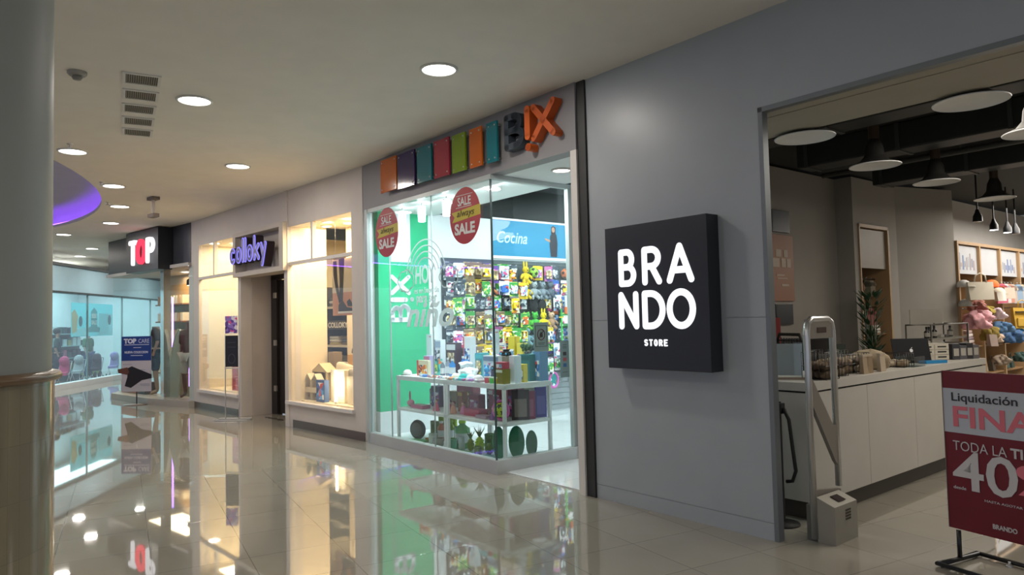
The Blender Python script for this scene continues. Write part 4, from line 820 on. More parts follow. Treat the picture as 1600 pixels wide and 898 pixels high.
rows = ["kwnnvggkwbypyR", "kknynvokwvkwkk", "kggkwgkwwokwbk", "kbgnwngnpwkkkk", "kknnypygnpvbwt", "kkwynwbygwwpvt", "wkknyogwywtkgk"]
rowname = ['top', 'second', 'third', 'fourth', 'fifth', 'sixth', 'seventh']
specials = set()
def occupied(r, c): return (r, c) in specials
def col_v(c): return 1.30+c*.178
# soft toys, footballs, caps and ear muffs take some places of the grid
sp = [(0, 9, 'ball', '8fc43a'), (0, 8, 'bunny', 'e0c020'), (0, 13, 'ball', 'd0682c'), (0, 14, 'ball', 'a8b030'), (1, 8, 'bunny', 'd8b81c'), (1, 9, 'bear', '9aa4a8'), (1, 10, 'bear', '7c8890'), (1, 11, 'bear', '55606c'), (1, 14, 'ball', 'd0682c'),
      (2, 9, 'muff', 0), (2, 10, 'muff', 1), (1, 4, 'bear', 'c07a50'), (3, 8, 'bear', '6ac040'), (3, 9, 'bear', '4fb848'), (3, 10, 'bunny', 'f0d820'), (3, 11, 'bear', 'b08a6a'), (3, 14, 'cap', '35507c'), (4, 14, 'cap', '3c5888'), (4, 8, 'bear', '7fa0a8'), (4, 9, 'bear', '60808c'), (5, 9, 'bear', '6c8890'), (6, 13, 'ball', 'd86c34'), (3, 15, 'cap', '2c4468')]
cn = {'8fc43a': 'lime green', 'e0c020': 'yellow', 'd0682c': 'orange', 'a8b030': 'olive yellow', 'd8b81c': 'mustard', '9aa4a8': 'pale grey', '7c8890': 'grey', '55606c': 'slate', 'c07a50': 'tan', '6ac040': 'bright green', '4fb848': 'green', 'f0d820': 'bright yellow', 'b08a6a': 'beige', '35507c': 'navy', '3c5888': 'blue', '7fa0a8': 'grey blue', '60808c': 'steel blue', '6c8890': 'blue grey', 'd86c34': 'orange red', '2c4468': 'dark navy'}
for r, c, kd, cc in sp:
    specials.add((r, c)); v = col_v(c); z = 2.49-r*.245
    where = 'in the %s peg board row, %s place from the green wall' % (rowname[r], ORD[c])
    if kd == 'ball': toy_ball(SW, v, -.12, z-.12, .085, cc, '%s toy football %s' % (cn[cc], where))
    elif kd in ('bear', 'bunny'): plush(v, z, cc, '%s soft toy %s' % (cn[cc], where), 1.15, kd, c2=None if cc != 'b08a6a' else 'c8a888')
    elif kd == 'cap': cap(v, z-.15, cc, '%s cap %s' % (cn[cc], where), fr=SW, y=-.13, s=1.0, group='caps on the peg board')
    else:
        t = thing('ear_muffs', 'round black ear muff %s' % where, 'ear muffs', SW, v, -.1, z-.16, 0, 'black ear muffs'); MB().ball(0, 0, 0, .095, .05, .1).build('cushion', C('15171b', .95), t); MB().tube([(-.06, 0, .07), (0, 0, .13), (.06, 0, .07)], .01, 6).build('band', rubber, t)
rr = random.Random(11)
for r in range(7):
    for c in range(17):
        ks = rows[r]; front = rr.random() < .45
        for lay in (0, 1):
            if lay == 0 and occupied(r, c): continue
            if lay == 1 and (not front or occupied(r, c)): continue
            k = ks[c] if c < 14 and ks[c] in PAL else rr.choice('wpgbtykv')
            if c >= 12: k = rr.choice('wgpotbk')
            if lay: k = rr.choice([k, 'w', 'y', 'n', 'g'])
            w_ = rr.uniform(.14, .195); h = rr.uniform(.21, .275)
            carded(col_v(c)+rr.uniform(-.03, .03)+.07*lay, 2.50-r*.245+rr.uniform(-.02, .01)-.04*lay, k, w_, h, '%s carded pack, %s peg board row, %s%s from the green wall' % (PAL[k][1], rowname[r], 'overlapping the ' if lay else '', ORD[c]), rr.choice(['w', 'y', 'k', 'p', 'g', 'o', 'n', 'b', None]), y=(-.05-rr.uniform(0, .06)) if not lay else -.17-rr.uniform(0, .04), rot=rr.uniform(-.35, .15))
t = thing('toy_sword', 'long bright green toy sword hanging near the return glass post', 'toy sword', SW, 3.42, -.2, 1.66)
MB().box(-.012, .012, -.008, .008, -.55, -.02, ch=.003).build('blade', C('2ec83c', .4), t); B(-.05, .05, -.012, .012, -.03, -.01).build('guard', C('e8c020'), t); MB().cyl(0, 0, -.01, .12, .014, 10).build('grip', C('25b040'), t)
t = thing('toy_dart_gun', 'orange and white toy blaster hanging high near the footballs', 'toy blaster', SW, 3.55, -.2, 2.05, 0)
MB().box(-.04, .04, -.015, .015, -.25, -.05, ch=.008).build('barrel', C('dfe4e4', .4), t); MB().box(-.05, .05, -.018, .018, -.36, -.24, ch=.01).build('stock', C('e06a28', .4), t)
t = thing('pink_hoop', 'pink ring toy hanging low on the slats behind the table', 'ring toy', SW, 3.25, -.16, .62)
MB().tube([(.09*cos(2*pi*i/28), 0, .12*sin(2*pi*i/28)) for i in range(28)], .018, 8, closed=True).build('ring', C('d86ab8', .4), t); MB().prism([(.07*cos(2*pi*i/20), .1*sin(2*pi*i/20)) for i in range(20)], 0, .01).build('centre_print', PM('t'), t)
t = thing('white_bag', 'puffy white bag hanging low at the slat wall end', 'bag', SW, 3.75, -.16, .55)
MB().ball(0, 0, .12, .09, .08, .17).build('bag_body', C('e0e2e4', .7), t); MB().tube([(-.04, 0, .27), (0, 0, .36), (.04, 0, .27)], .008, 6).build('handle', white, t)
# a few dark and red garments at the far end of the slat wall, seen through the doorway
for k in range(5): single('hanging_garment', garm(MB(), .26, .7), C(['b02838', '20242c', 'd8d8d8', '2c3a60', '8c1a28'][k], .9), '%s garment hanging past the peg board, seen through the toy shop doorway' % ['red', 'black', 'white', 'navy', 'dark red'][k], 'garment', SW, 4.02+.1*k, -.2, 1.25-(k % 2)*.02, 1.2, 'garments seen through the doorway')
for k in range(5): single('hanging_garment', garm(MB(), .24, .5), C(['30364a', 'd0d0d4', '1c1e24', 'b8bcc8', '3a3040'][k], .9), '%s garment hanging high beside the doorway slit' % ['slate', 'pale', 'charcoal', 'silver grey', 'plum'][k], 'garment', SW, 4.02+.1*k, -.2, 1.95, 1.2, 'garments seen through the doorway')

# display table behind the glass
t = thing('display_table', 'white metal framed display table with middle shelf behind the glass', 'display table', FX, .47, .16, 0)
TW, TD = 2.30, .68
B(0, TW, 0, TD, .885, .915).build('table_top', white, t); B(.02, TW-.02, .02, TD, .48, .50).build('middle_shelf', white, t);
for x in (0, 1.12, 1.17, TW-.04):
    for y in (0, TD-.03): B(x, x+.04, y, y+.03, .012, .885).build('leg', white, t)
for z in (.86, .465): B(0, TW, 0, .025, z, z+.03).build('rail', white, t); B(TW-.025, TW, .02, TD, z, z+.03).build('rail', white, t)
for z in (.86, .465): B(0, .025, .02, TD, z, z+.03).build('rail', white, t)
TZ = .916
def tbox(nm, u, v, w_, d, h, k, lb, z=TZ, rot=0, cat='toy box', win=None, band=None, edge=None):
    t = thing(nm, lb, cat, FX, u, v, z, rot)
    MB().box(-w_/2, w_/2, -d/2, d/2, 0, h, ch=.003).build('carton', C(k, .35) if len(k) == 6 else PM(k, 12), t)
    if win: MB().box(-w_*.36, w_*.36, -d/2-.004, -d/2, h*.15, h*.7).build('front_window', PM(win, 26), t)
    if band: B(-w_/2, w_/2, -d/2-.003, -d/2, h*.78, h*.95).build('title_band', C(band, .4), t)
    if edge: B(-w_/2-.002, -w_/2+w_*.12, -d/2-.003, -d/2, 0.0, h).build('side_stripe', C(edge, .4), t)
    return t
for a in (
    (.86, .35, .22, .05, .20, 'f0e4c4', 'cream picture book box on the left table half', dict(rot=.15, win='o', edge='d84838')),
    (.76, .50, .16, .09, .25, 'b8b0dc', 'lavender box with arched print behind the cream book box', dict(rot=-.1, win='b', band='d0709c')),
    (.86, .60, .15, .08, .46, 'e4ecf4', 'tall white toy box with blue stripe and robot print', dict(win='k', edge='2c4c90', band='9fb4d0')),
    (1.07, .43, .10, .07, .22, 't', 'teal story box standing before the tall white toy box', dict(win='g')),
    (1.16, .62, .20, .1, .42, '4c3a44', 'dark maroon toy box with white title band', dict(win='n', band='dfe3ea')),
    (1.48, .64, .18, .08, .50, 'e6e9ee', 'white spectacles box with red stripe near the table middle', dict(win='b', edge='e05048', rot=-.12)),
    (1.36, .74, .17, .08, .36, '7c6c88', 'grey violet carton between the maroon and spectacles boxes', dict(win='v')),
    (1.77, .62, .14, .12, .30, '3a98a8', 'teal lidded box behind the big white framed box', dict(win='n', band='48b4c0')),
    (2.24, .42, .28, .06, .29, 'e2eaf2', 'large white framed toy box with blue toy inside near the corner', dict(win='w', band='7f96b8')),
    (2.66, .24, .11, .11, .16, '8a8034', 'olive gold cube box at the right table corner', dict(band='dfe3d8')),
    (2.70, .38, .09, .10, .30, 'dfe8f0', 'tall narrow white box beside the olive cube', {}),
    (2.67, .50, .10, .08, .20, 'e0c830', 'yellow framed window box at the right table side', dict(win='k', rot=.3)),
    (2.58, .68, .18, .14, .30, '2a7c84', 'dark teal crate shaped box at the back right of the table', dict(band='1d5f68')),
    (2.69, .76, .12, .12, .33, '5c8cb8', 'blue checked box standing at the back right table edge', dict(win='b')),
    (2.65, .24, .13, .09, .075, 'c05060', 'pink ambulance toy box stacked on the olive cube', dict(win='w', z=TZ+.162)),
    (2.47, .30, .10, .09, .13, '4c4468', 'dark violet carton carrying a toy truck at the corner', {}),
    (2.38, .52, .13, .12, .28, 'a09488', 'plain grey carton carrying the rear toy truck', {}),
    (2.22, .76, .12, .08, .50, 'e4cc40', 'tall yellow printed carton behind the grey carton', dict(win='w')),
    (2.36, .77, .11, .08, .42, 'ecd84a', 'shorter yellow carton beside the tall yellow one', dict(win='p'))):
    tbox('toy_box', *a[:7], **a[7])
for i, (u, v, z) in enumerate(((.56, .62, .24), (2.20, .50, .30))):
    t = thing('price_sign', ['tall white acrylic price sign on the left table half', 'tall white acrylic price sign near the glass corner'][i], 'sign holder', FX, u, v, TZ); B(-.065, .065, 0, .006, z, z+.29).build('sheet', C('ccdbe2', .4), t); B(-.07, .07, -.02, .03, 0, .012).build('foot', clear2, t); B(-.01, .01, .006, .012, .01, z+.25).build('stem', clear2, t)
    B(.0, .05, -.001, 0, z+.25, z+.262).build('red_print', C('c87078'), t)
def truck(u, v, z, lb, s=1):
    t = thing('toy_truck', lb, 'toy truck', FX, u, v, z, .2)
    MB().box(-.055*s, .055*s, -.03, .03, .03, .055, ch=.006).box(-.015, .035, -.025, .025, .055, .08, ch=.006).build('body', C('1c2028', .3), t)
    B(-.05, -.01, -.032, -.028, .04, .052).build('flame_print', C('e06a30'), t)
    for x in (-.038*s, .038*s):
        for y in (-.035, .015): MB().tube([(x, y, .026), (x, y+.018, .026)], .026, 14).build('wheel', rubber, t); MB().tube([(x, y-.003, .026), (x, y+.015, .026)], .014, 10).build('hub', C('4aa8d8', .3), t)
truck(2.47, .30, TZ+.13, 'black toy monster truck with blue hubs at the glass corner'); truck(2.38, .50, TZ+.28, 'black toy monster truck with blue hubs on the grey carton')
t = thing('toy_plant', 'small green artificial plant standing on the teal crate', 'artificial plant', FX, 2.55, .68, TZ+.302)
MB().lathe([(.03, 0), (.035, .03), (.03, .03)], 14).build('pot', C('586068'), t); lf = MB()
for k in range(36): a = rr.uniform(0, 6.3); q = rr.random(); lf.ball(.075*cos(a)*q, .06*sin(a)*q, .045+rr.uniform(0, .06), .016, .012, .02, 6)
lf.build('leaves', C('35603c', .7), t)
for i, (u, c, c2, lb) in enumerate(((.52, 'dfdcda', '3a2c28', 'small white and brown cap alone at the left end of the table'), (1.66, 'e0dccc', '8a6a3c', 'small cream cap with brown front, first in the cap row'), (1.82, '20a8a4', '2cb8b0', 'small turquoise cap in the cap row'), (1.97, 'd8e4ee', '3a5c9c', 'small white cap with blue brim in the cap row'), (2.12, 'e0d8d4', '6a2430', 'small white cap with maroon brim, last in the cap row'))):
    cap(u, TZ+.0, c, lb, fr=FX, y=.30, s=.58, rot=.1, c2=c2, group='caps along the table front')
for i, (u, v, c, lb) in enumerate(((1.02, .25, '3a78c0', 'flat blue wrapped pack at the table front left'), (1.24, .25, 'd86a3a', 'flat orange and white wrapped pack at the table front'), (1.45, .25, 'e4e6e8', 'flat white wrapped pack at the table front'), (1.68, .21, 'd88a50', 'flat peach wrapped pack before the cap row'), (1.86, .21, '30b0b0', 'flat turquoise wrapped pack before the cap row'), (2.05, .21, 'b07ab8', 'flat lilac wrapped pack before the cap row'), (2.26, .21, 'b0a0a0', 'flat grey wrapped pack near the glass corner'))):
    m = MB(); m.smooth = True; m.bm(bevel_box(.17, .08, .028, .012)); m.mi(1).box(-.04, .03, -.041, -.02, -.006, .0145)
    single('flat_pack', m, [C(c, .3), PM('w', 26)], lb, 'pack', FX, u, v, TZ+.016, .2*(i % 3-1), 'flat wrapped packs at the table front')
crumple('white_cushion', .14, .10, .07, C('e8eef2', .6), 'crumpled white plastic wrapped cushion on the table', 'cushion', FX, 1.68, .46, TZ, seed=5, amp=.4)
crumple('white_bundle', .085, .08, .04, C('dfe8ee', .6), 'smaller white wrapped bundle on top of the crumpled cushion', 'cushion', FX, 1.62, .48, TZ+.125, seed=22, amp=.35)
def bottle(u, v, z, r, h, c, lb, capc='e0e0e0', nm='bottle', fr=FX, group=None):
    t = thing(nm, lb, 'bottle', fr, u, v, z, 0, group); MB().lathe([(r*.95, 0), (r, .01), (r, h*.7), (r*.4, h*.84), (r*.4, h*.9)], 16).build('body', C(c, .2), t); MB().cyl(0, 0, h*.9, h, r*.48, 12).build('cap', C(capc), t); MB().lathe([(r*1.02, h*.2), (r*1.02, h*.55)], 16, cap=False).build('label', C('dfe6ea'), t)
bottle(1.22, .40, TZ, .03, .2, '7c8894', 'grey bottle with pale label beside the teal story box'); bottle(1.31, .42, TZ, .03, .24, '8c98a8', 'taller grey blue bottle, second beside the story box'); bottle(1.44, .40, TZ, .04, .23, '3a88d0', 'bright blue bottle left of the white cushion'); bottle(1.53, .5, TZ, .035, .26, '3070c0', 'darker blue bottle behind the bright blue one')
for i, (u, c) in enumerate(((2.42, 'd84050'), (2.51, '40c840'), (2.59, 'e8c020'))):
    t = thing('plastic_cup', ['red', 'green', 'yellow'][i]+' plastic cup at the table corner', 'cup', FX, u, .20, TZ); MB().lathe([(.028, 0), (.036, .07), (.033, .07), (.026, .006)], 16).build('cup_body', C(c, .3), t); MB().lathe([(.037, .06), (.038, .07), (.035, .072)], 16, cap=False).build('lip', white, t)
toy = thing('blue_doll', 'bright blue toy figure in front of the white framed box', 'toy figure', FX, 2.24, .33, TZ); MB().ball(0, 0, .05, .045, .03, .05).build('body', C('2f9ae0', .4), toy); MB().ball(0, 0, .13, .038, .03, .038).build('head', C('48b0f0', .4), toy)
for x in (-.03, .03): MB().ball(x, 0, .17, .012, .01, .022).build('ear', C('2f9ae0', .4), toy)
# middle shelf
MZ = .502
for a in (
    (.70, .62, .13, .1, .22, '7a4a68', 'dark pink doll box on the middle shelf, left pair', dict(win='p', band='b86890')), (.88, .56, .20, .12, .27, '3c3158', 'dark violet doll box on the middle shelf, left pair', dict(win='v', band='2c2444')),
    (1.05, .70, .2, .1, .20, 'b8b48c', 'cream carton behind the violet doll box', {}), (1.2, .74, .2, .1, .30, 'c07078', 'large rose toy box behind the table double leg', dict(win='p')),
    (1.48, .66, .2, .12, .33, 'b86470', 'rose red toy box right of the table double leg', dict(win='n')), (1.56, .46, .09, .08, .25, 'a06a3c', 'brown and yellow carton standing before the rose red box', dict(band='d8b838')),
    (1.78, .52, .20, .1, .22, '9c3c50', 'dark raspberry toy box in the middle of the right half', dict(win='p')), (1.90, .70, .2, .1, .34, '8a8478', 'grey round-print carton at the back of the middle shelf', dict(win='k')),
    (2.02, .62, .14, .1, .29, 'b05860', 'rose carton with white labels on the middle shelf', dict(band='f0f0f0')), (2.18, .56, .16, .1, .34, 'a84a58', 'tall red pink carton near the glass corner', dict(win='p')), (2.40, .62, .18, .1, .33, '8c4a68', 'mauve carton behind the ring ball', dict(win='v'))):
    tbox('toy_box', *a[:7], z=MZ, **a[7])
t = thing('pink_toy', 'round pink squeaky toy at the left end of the middle shelf', 'toy', FX, .56, .32, MZ); MB().ball(0, 0, .045, .055, .05, .045).build('body', C('d88a9c', .4), t); MB().ball(-.02, 0, .13, .014, .014, .07).build('ear', C('c8707c', .4), t)
tbox('toy_tray', .84, .30, .28, .12, .045, 'b8587c', 'flat pink tray set on the middle shelf left half', z=MZ, cat='toy tray'); tbox('toy_tray', 2.0, .34, .30, .14, .08, 'b03a58', 'long raspberry pink tray on the middle shelf right half', z=MZ, cat='toy tray')
tbox('toy_tray', 2.24, .28, .20, .10, .035, 'a890a0', 'flat mauve pack before the tall red pink carton', z=MZ, cat='toy tray')
for i, (u, c) in enumerate(((1.24, 'e05070'), (1.46, 'd83a60'), (1.62, 'e0a080'), (1.76, 'd070a0'), (2.42, '7a4a90'))):
    t = thing('toy_doll', ['pink', 'raspberry', 'peach', 'magenta', 'violet'][i]+' small doll on the middle shelf', 'doll', FX, u, .28+.05*(i % 2), MZ)
    MB().lathe([(.045, 0), (.03, .07), (.016, .10)], 14).build('dress', C(c, .6), t); MB().ball(0, 0, .12, .022).build('head', C('e8b8a0'), t); MB().ball(0, .008, .128, .024).build('hair', C('7a3a28'), t)
t = thing('swim_ring', 'pink ring framing a lime football on the middle shelf corner', 'ring toy', FX, 2.58, .26, MZ+.118, .3); MB().tube([(.10*cos(2*pi*i/32), 0, .10*sin(2*pi*i/32)) for i in range(32)], .016, 8, closed=True).build('ring', C('d868b0', .4), t)
toy_ball(FX, 2.58, .265, MZ+.118, .083, 'b8c832', 'lime toy football held inside the pink ring')
for i, (u, v, rot, w_, h, c, c2, lb) in enumerate(((2.68, .46, 1.1, .2, .33, '3c2c34', '8c7c78', 'dark picture board leaning on the table right side'), (2.70, .56, 1.2, .16, .31, '8a3058', 'a05878', 'dark magenta picture board leaning beside the dark board'), (2.68, .76, 1.2, .14, .34, '5048a0', '6c66b8', 'violet blue board at the back right corner of the middle shelf'), (2.58, .70, 1.1, .16, .33, 'd8e0c8', 'e0b040', 'pale board with rainbow print on the middle shelf'))):
    t = thing('picture_board', lb, 'board', FX, u, v, MZ, rot); B(-w_/2, w_/2, 0, .015, 0, h).build('board', C(c, .4), t); B(-w_*.35, w_*.35, -.003, 0, h*.1, h*.7).build('print', PM('o', 10) if i == 3 else C(c2, .5), t)
# things standing on the display floor below the table
LZ = .072
struct('floor_display_platform', B(.01, 2.755, .085, 1.05, .013, .07), wpaint, FX)
t = thing('grey_basket', 'round grey woven pet bed standing on edge at the lower left', 'pet bed', FX, .66, .36, LZ+.13, .3)
MB().tube([(.10*cos(2*pi*i/28), 0, .10*sin(2*pi*i/28)) for i in range(28)], .028, 8, closed=True).build('rim', C('5a6066', .9), t); MB().lathe([(.001, .04), (.09, .035), (.10, 0)], 24).build('cushion', C('747a80', .95), t).rotation_euler = (pi/2, 0, 0)
for i, (u, v, w_, d, h, c, rot, lb) in enumerate(((.80, .62, .36, .05, .22, '5c6c30', .1, 'dark olive tray leaning below the table at the left'), (.86, .70, .36, .03, .27, '98b834', .1, 'lime tray leaning behind the olive tray'), (.84, .25, .24, .13, .03, '7cc08c', .3, 'pale green flat tray in front under the table'), (.95, .40, .16, .11, .05, 'b07838', .2, 'orange brown flat box beside the pale green tray'), (1.90, .22, .36, .1, .02, '2c9a44', .05, 'bright green flat tray before the pineapples'), (2.36, .24, .2, .12, .025, '5c9c7c', 0, 'sea green flat tray near the glass corner'))):
    t = thing('tray', lb, 'tray', FX, u, v, LZ, rot); MB().box(-w_/2, w_/2, -d/2, d/2, 0, h, ch=.006).build('tray_body', C(c, .35), t); B(-w_*.42, w_*.42, -d/2-.003, -d/2, h*.2, h*.8).build('front_print', C(c, .2), t)
bottle(.98, .52, LZ, .05, .25, 'd0806c', 'salmon canister with white lid under the table'); bottle(1.12, .58, LZ, .045, .27, '7aa03a', 'olive bottle behind the salmon canister', '8cb040')
for i, (u, v, r, h, c, lb) in enumerate(((1.12, .30, .055, .13, 'b8c4bc', 'grey white tin bucket under the table front'), (1.30, .26, .07, .09, '9c9a94', 'pale glass bowl beside the tin bucket'), (1.62, .27, .048, .12, '5aa890', 'sea green mug under the tall green bottle'), (1.78, .28, .04, .16, 'b0bcbc', 'clear grey jar right of the sea green mug'), (2.16, .24, .045, .1, '6c8058', 'olive candle jar left of the corner'), (2.04, .5, .06, .2, '4a8c50', 'green storage jar behind the pineapples'), (2.30, .46, .07, .27, '7a9a3a', 'olive green vase near the glass corner'), (1.42, .5, .07, .22, '48545c', 'slate jar beside the double leg'))):
    t = thing('jar', lb, 'jar', FX, u, v, LZ); MB().lathe([(r*.8, 0), (r, .02), (r*.95, h), (r*.88, h), (r*.85, .02)], 18).build('vessel', C(c, .2), t); MB().lathe([(r, h-.01), (r*1.04, h), (r*.9, h+.006)], 18, cap=False).build('lip', C(c, .3), t)
bottle(1.60, .42, LZ, .095, .33, '6cb478', 'large round green glass bottle below the middle shelf', 'b8e84c')
for i, (u, s) in enumerate(((1.88, 1.1), (2.06, 1.4), (2.24, 1.05))):
    t = thing('pineapple_ornament', ['small green pineapple ornament left of the tallest', 'tallest lime green pineapple ornament below the shelf', 'green pineapple ornament nearest the glass corner'][i], 'ornament', FX, u, .34, LZ)
    m_ = MB(); m_.ball(0, 0, .07*s, .036*s, .036*s, .07*s, 16)
    for k in range(28):
        a = k*2.4; zz = .02*s+.1*s*k/28; r_ = .036*s*sqrt(max(0, 1-((zz-.07*s)/(.07*s))**2)); m_.ball(r_*cos(a), r_*sin(a), zz, .008*s, seg=6)
    m_.build('fruit', C(['7c9028', 'a8c820', '5a8030'][i], .4), t); lf = MB()
    for k in range(12): a = k*.53; lf.tube([(0, 0, .13*s), (.02*cos(a)*s, .02*sin(a)*s, .17*s), (.05*cos(a)*s, .05*sin(a)*s, (.19+.02*(k % 3))*s)], [.007, .006, .001], 5)
    lf.build('leaves', C('3c6c2c', .5), t)
for i, (u, v, w_, h, rot, c, lb) in enumerate(((2.56, .24, .065, .36, .5, '1c7050', 'tall dark green oval tray standing left of the right table leg'), (2.62, .44, .085, .35, .7, '1f7a56', 'second dark green oval tray behind the right table leg'), (2.64, .64, .06, .28, .9, '4c7c60', 'smaller grey green oval tray standing farthest right'))):
    t = thing('oval_tray', lb, 'tray', FX, u, v, LZ+h/2+.008, rot, group='dark green oval trays'); MB().prism([(w_*cos(2*pi*k/30), h/2*sin(2*pi*k/30)) for k in range(30)], 0, .012).build('plate', C(c, .25), t)
    MB().tube([(w_*cos(2*pi*k/30), -.004, h/2*sin(2*pi*k/30)) for k in range(30)], .007, 6, closed=True).build('rim', C(c, .25), t)
# notices on the return glass
FR = Frame(*FX.w(2.80, 0).xy, degrees(FX.a)+90)
def on_return(nm, lb, x, z): return thing(nm, lb, 'notice', Frame(*FX.w(2.812, x).xy, degrees(FX.a)+90), 0, 0, z)
t = on_return('no_bags_notice', 'grey notice with crossed-out circle on the return glass', .67, 1.25)
B(-.105, .105, -.004, 0, 0, .325).build('sheet', C('7d9490', .5), t)
bd = MB(); 
for a in ((-.085, .085, .285, .29), (-.085, .085, .055, .06), (-.085, -.08, .06, .285), (.08, .085, .06, .285)): bd.box(a[0], a[1], -.006, -.004, a[2], a[3])
bd.build('border', C('26302e'), t)
MB().tube([(.052*cos(2*pi*i/28), -.006, .19+.06*sin(2*pi*i/28)) for i in range(28)], .005, 6, closed=True).build('ring', C('5a3034'), t); MB().strokes([[(-.035, .145), (.035, .232)]], .008, -.008, -.005).build('slash', C('5a3034'), t)
MB().box(-.022, .022, -.006, -.004, .16, .2).box(-.012, .012, -.006, -.004, .2, .215).build('bag_symbol', C('1c2422'), t); MB().strokes([[(-.05, .095), (.05, .095)], [(-.04, .08), (.04, .08)]], .005, -.006, -.004).build('small_print', C('26302e'), t)
t = on_return('hours_sticker', 'tall grey sticker with small coloured squares at the return glass edge', 1.02, .94)
B(-.07, .07, -.004, 0, 0, .42).build('sheet', C('74898a', .5), t)
for i, c in enumerate(('2e2a28', '9c4448', '2c5c90')): B(-.025, .025, -.006, -.004, .25-i*.065, .29-i*.065).build('square', C(c), t)
MB().strokes([[(-.03, .37), (.03, .37)], [(-.03, .35), (.03, .35)], [(-.03, .335), (.03, .335)], [(-.04, .06), (.04, .06)]], .005, -.006, -.004).build('small_print', C('3a4444'), t)
# spot cylinders and downlights in the display ceiling
for i, (u, v) in enumerate(((.42, .32), (.92, .32), (1.5, .32))):
    t = thing('cylinder_spotlight', 'white cylinder spotlight under the display ceiling, %s from the green wall' % ORD[i], 'spotlight', FX, u, v, 2.92, group='white cylinder spotlights')
    MB().cyl(0, 0, 0, .2, .05, 20).build('housing', white, t); MB().cyl(0, 0, .2, .25, .01, 8).build('stem', alu2, t); MB().lathe([(.001, -.003), (.042, -.003)], 20, cap=False).build('lens', emis('cool_lens', (.92, .98, 1), 12), t); spot('beam', (0, 0, -.01), 34, (.9, .97, 1), 95, .7, parent=t)
for i, (u, v) in enumerate(((1.15, .62), (2.2, .5), (3.4, .5))): downlight(u, v, 'round recessed light in the toy shop display ceiling, %s from the green wall' % ORD[i], 6, 3.17, .09, FX, (.92, .98, 1), 'recessed lights in the display ceiling')

# ================================================================== COLLOKY
t = thing('shop_name_sign', 'purple outlined channel letters over the entrance', 'shop sign', FK, 2.56, -.16, 2.72)
t['label'] = 'purple edged channel letters spelling the clothing shop name over its entrance'
x = .0; vio = emis('violet_face', (.28, .26, .75), .9); lil = mat('letter_lilac_edge', (.20, .17, .55), .4)
for ch in 'colloky':
    w_ = {'l': .085}.get(ch, .252); h = .24 if ch in 'coay' else .40
    full = {'c': .24, 'o': .24, 'a': .24, 'y': .24}.get(ch, .42)
    for lay, (sw, y0, y1, m, nm) in enumerate(((.085, 0, .14, mat('letter_side', (.06, .045, .05), .35, .5), 'letter_body'), (.082, -.012, -.001, emis('violet_edge', (.25, .22, .85), 1.1), 'letter_rim'), (.045, -.016, -.010, C('9a98b8', .4), 'letter_face'))):
        l = MB(); lw, paths = LET[ch]; k = (w_-.085)/lw if lw > .05 else 1; hs = .36
        l.strokes([[(x+.0425+px*k, .0425+pz*hs) for px, pz in p] for p in paths], sw, y0, y1); l.build(nm, m, t)
    x += w_+.018
# poster stand before the first window
t = thing('poster_stand', 'white wire floor stand holding posters before the beige entrance panel', 'poster stand', FK, 3.0, -.30, 0, .75)
fr_ = MB(); fr_.tube([(-.12, 0, .02), (-.12, 0, 1.48), (.12, 0, 1.48), (.12, 0, .02)], .010, 8).tube([(-.12, 0, .90), (.12, 0, .90)], .01, 8); fr_.build('frame', white, t)
MB().tube([(-.28, -.1, .012), (.3, -.1, .012), (.3, .12, .012), (-.28, .12, .012)], .012, 8, closed=True).build('base', white, t)
B(-.11, .11, -.012, .0, .92, 1.46).build('dark_poster', C('23232b', .4), t); MB().strokes([arc(0, 1.06, .06, .08, 0, 360, 20), [(-.07, 1.26), (.07, 1.26)], [(-.07, 1.34), (.07, 1.34)]], .008, -.015, -.012).build('poster_print', C('55525c'), t)
B(-.11, .10, -.02, .0, 1.50, 1.80).build('top_leaflet', PM('v', 20), t)
t = thing('pink_poster', 'pink red leaflet poster leaning inside the first display window', 'poster', FK, 1.62, .3, .385, .1); B(-.17, .17, 0, .01, 0, .62).build('sheet', C('c8384e', .5), t)
MB().strokes([[(-.1, .1), (.1, .1)], [(-.1, .22), (.1, .22)], [(-.06, .27), (.1, .27)], [(-.1, .42), (.08, .42)], [(-.1, .5), (.1, .5)]], .02, -.003, 0).build('print', C('dc7a84'), t)
t = thing('gold_bust', 'golden ornament on a cream block in the first display window', 'ornament', FK, 2.28, .34, .385)
B(-.17, .17, -.12, .12, 0, .22, ch=.008).build('block', C('cdb26c'), t); MB().lathe([(.05, .22), (.09, .27), (.04, .33), (.09, .40), (.05, .48), (.001, .5)], 18).build('figure', mat('gold', (.5, .33, .10), .3, .7), t)
# doors
t = thing('entrance_door', 'dark framed glass door standing ajar at the clothing shop entrance', 'door', FK, 2.93, .60, 0, .12)
dm = mat('dark_door_wood', (.018, .015, .016), .35)
w = MB(); w.box(0, .16, 0, .05, .02, 2.45); w.box(.84, 1.0, 0, .05, .02, 2.45); w.box(.16, .84, 0, .05, .02, .75); w.box(.16, .84, 0, .05, 2.30, 2.45); w.build('door_frame', dm, t)
B(.16, .84, .02, .03, .75, 2.30).build('pane', glass('door_pane', (.95, .93, .88), .9), t); MB().tube([(.92, -.05, 1.1), (.92, -.05, 1.6)], .014, 8).tube([(.92, -.05, 1.12), (.92, 0, 1.12)], .01, 6).tube([(.92, -.05, 1.58), (.92, 0, 1.58)], .01, 6).build('pull_handle', chrome, t)
struct('door_1', B(2.60, 2.90, .56, .66, 0, 2.5).box(2.60, 4.6, .56, .66, 2.46, 2.56), dm, FK)
for i, z in enumerate((.42, 1.25, 2.12)): single('door_hinge', B(0, .09, 0, .03, 0, .1, ch=.004), chrome, ['lowest', 'middle', 'topmost'][i]+' pale square hinge on the dark entrance door frame', 'hinge', FK, 2.82, .53, z, 0, 'door hinges')
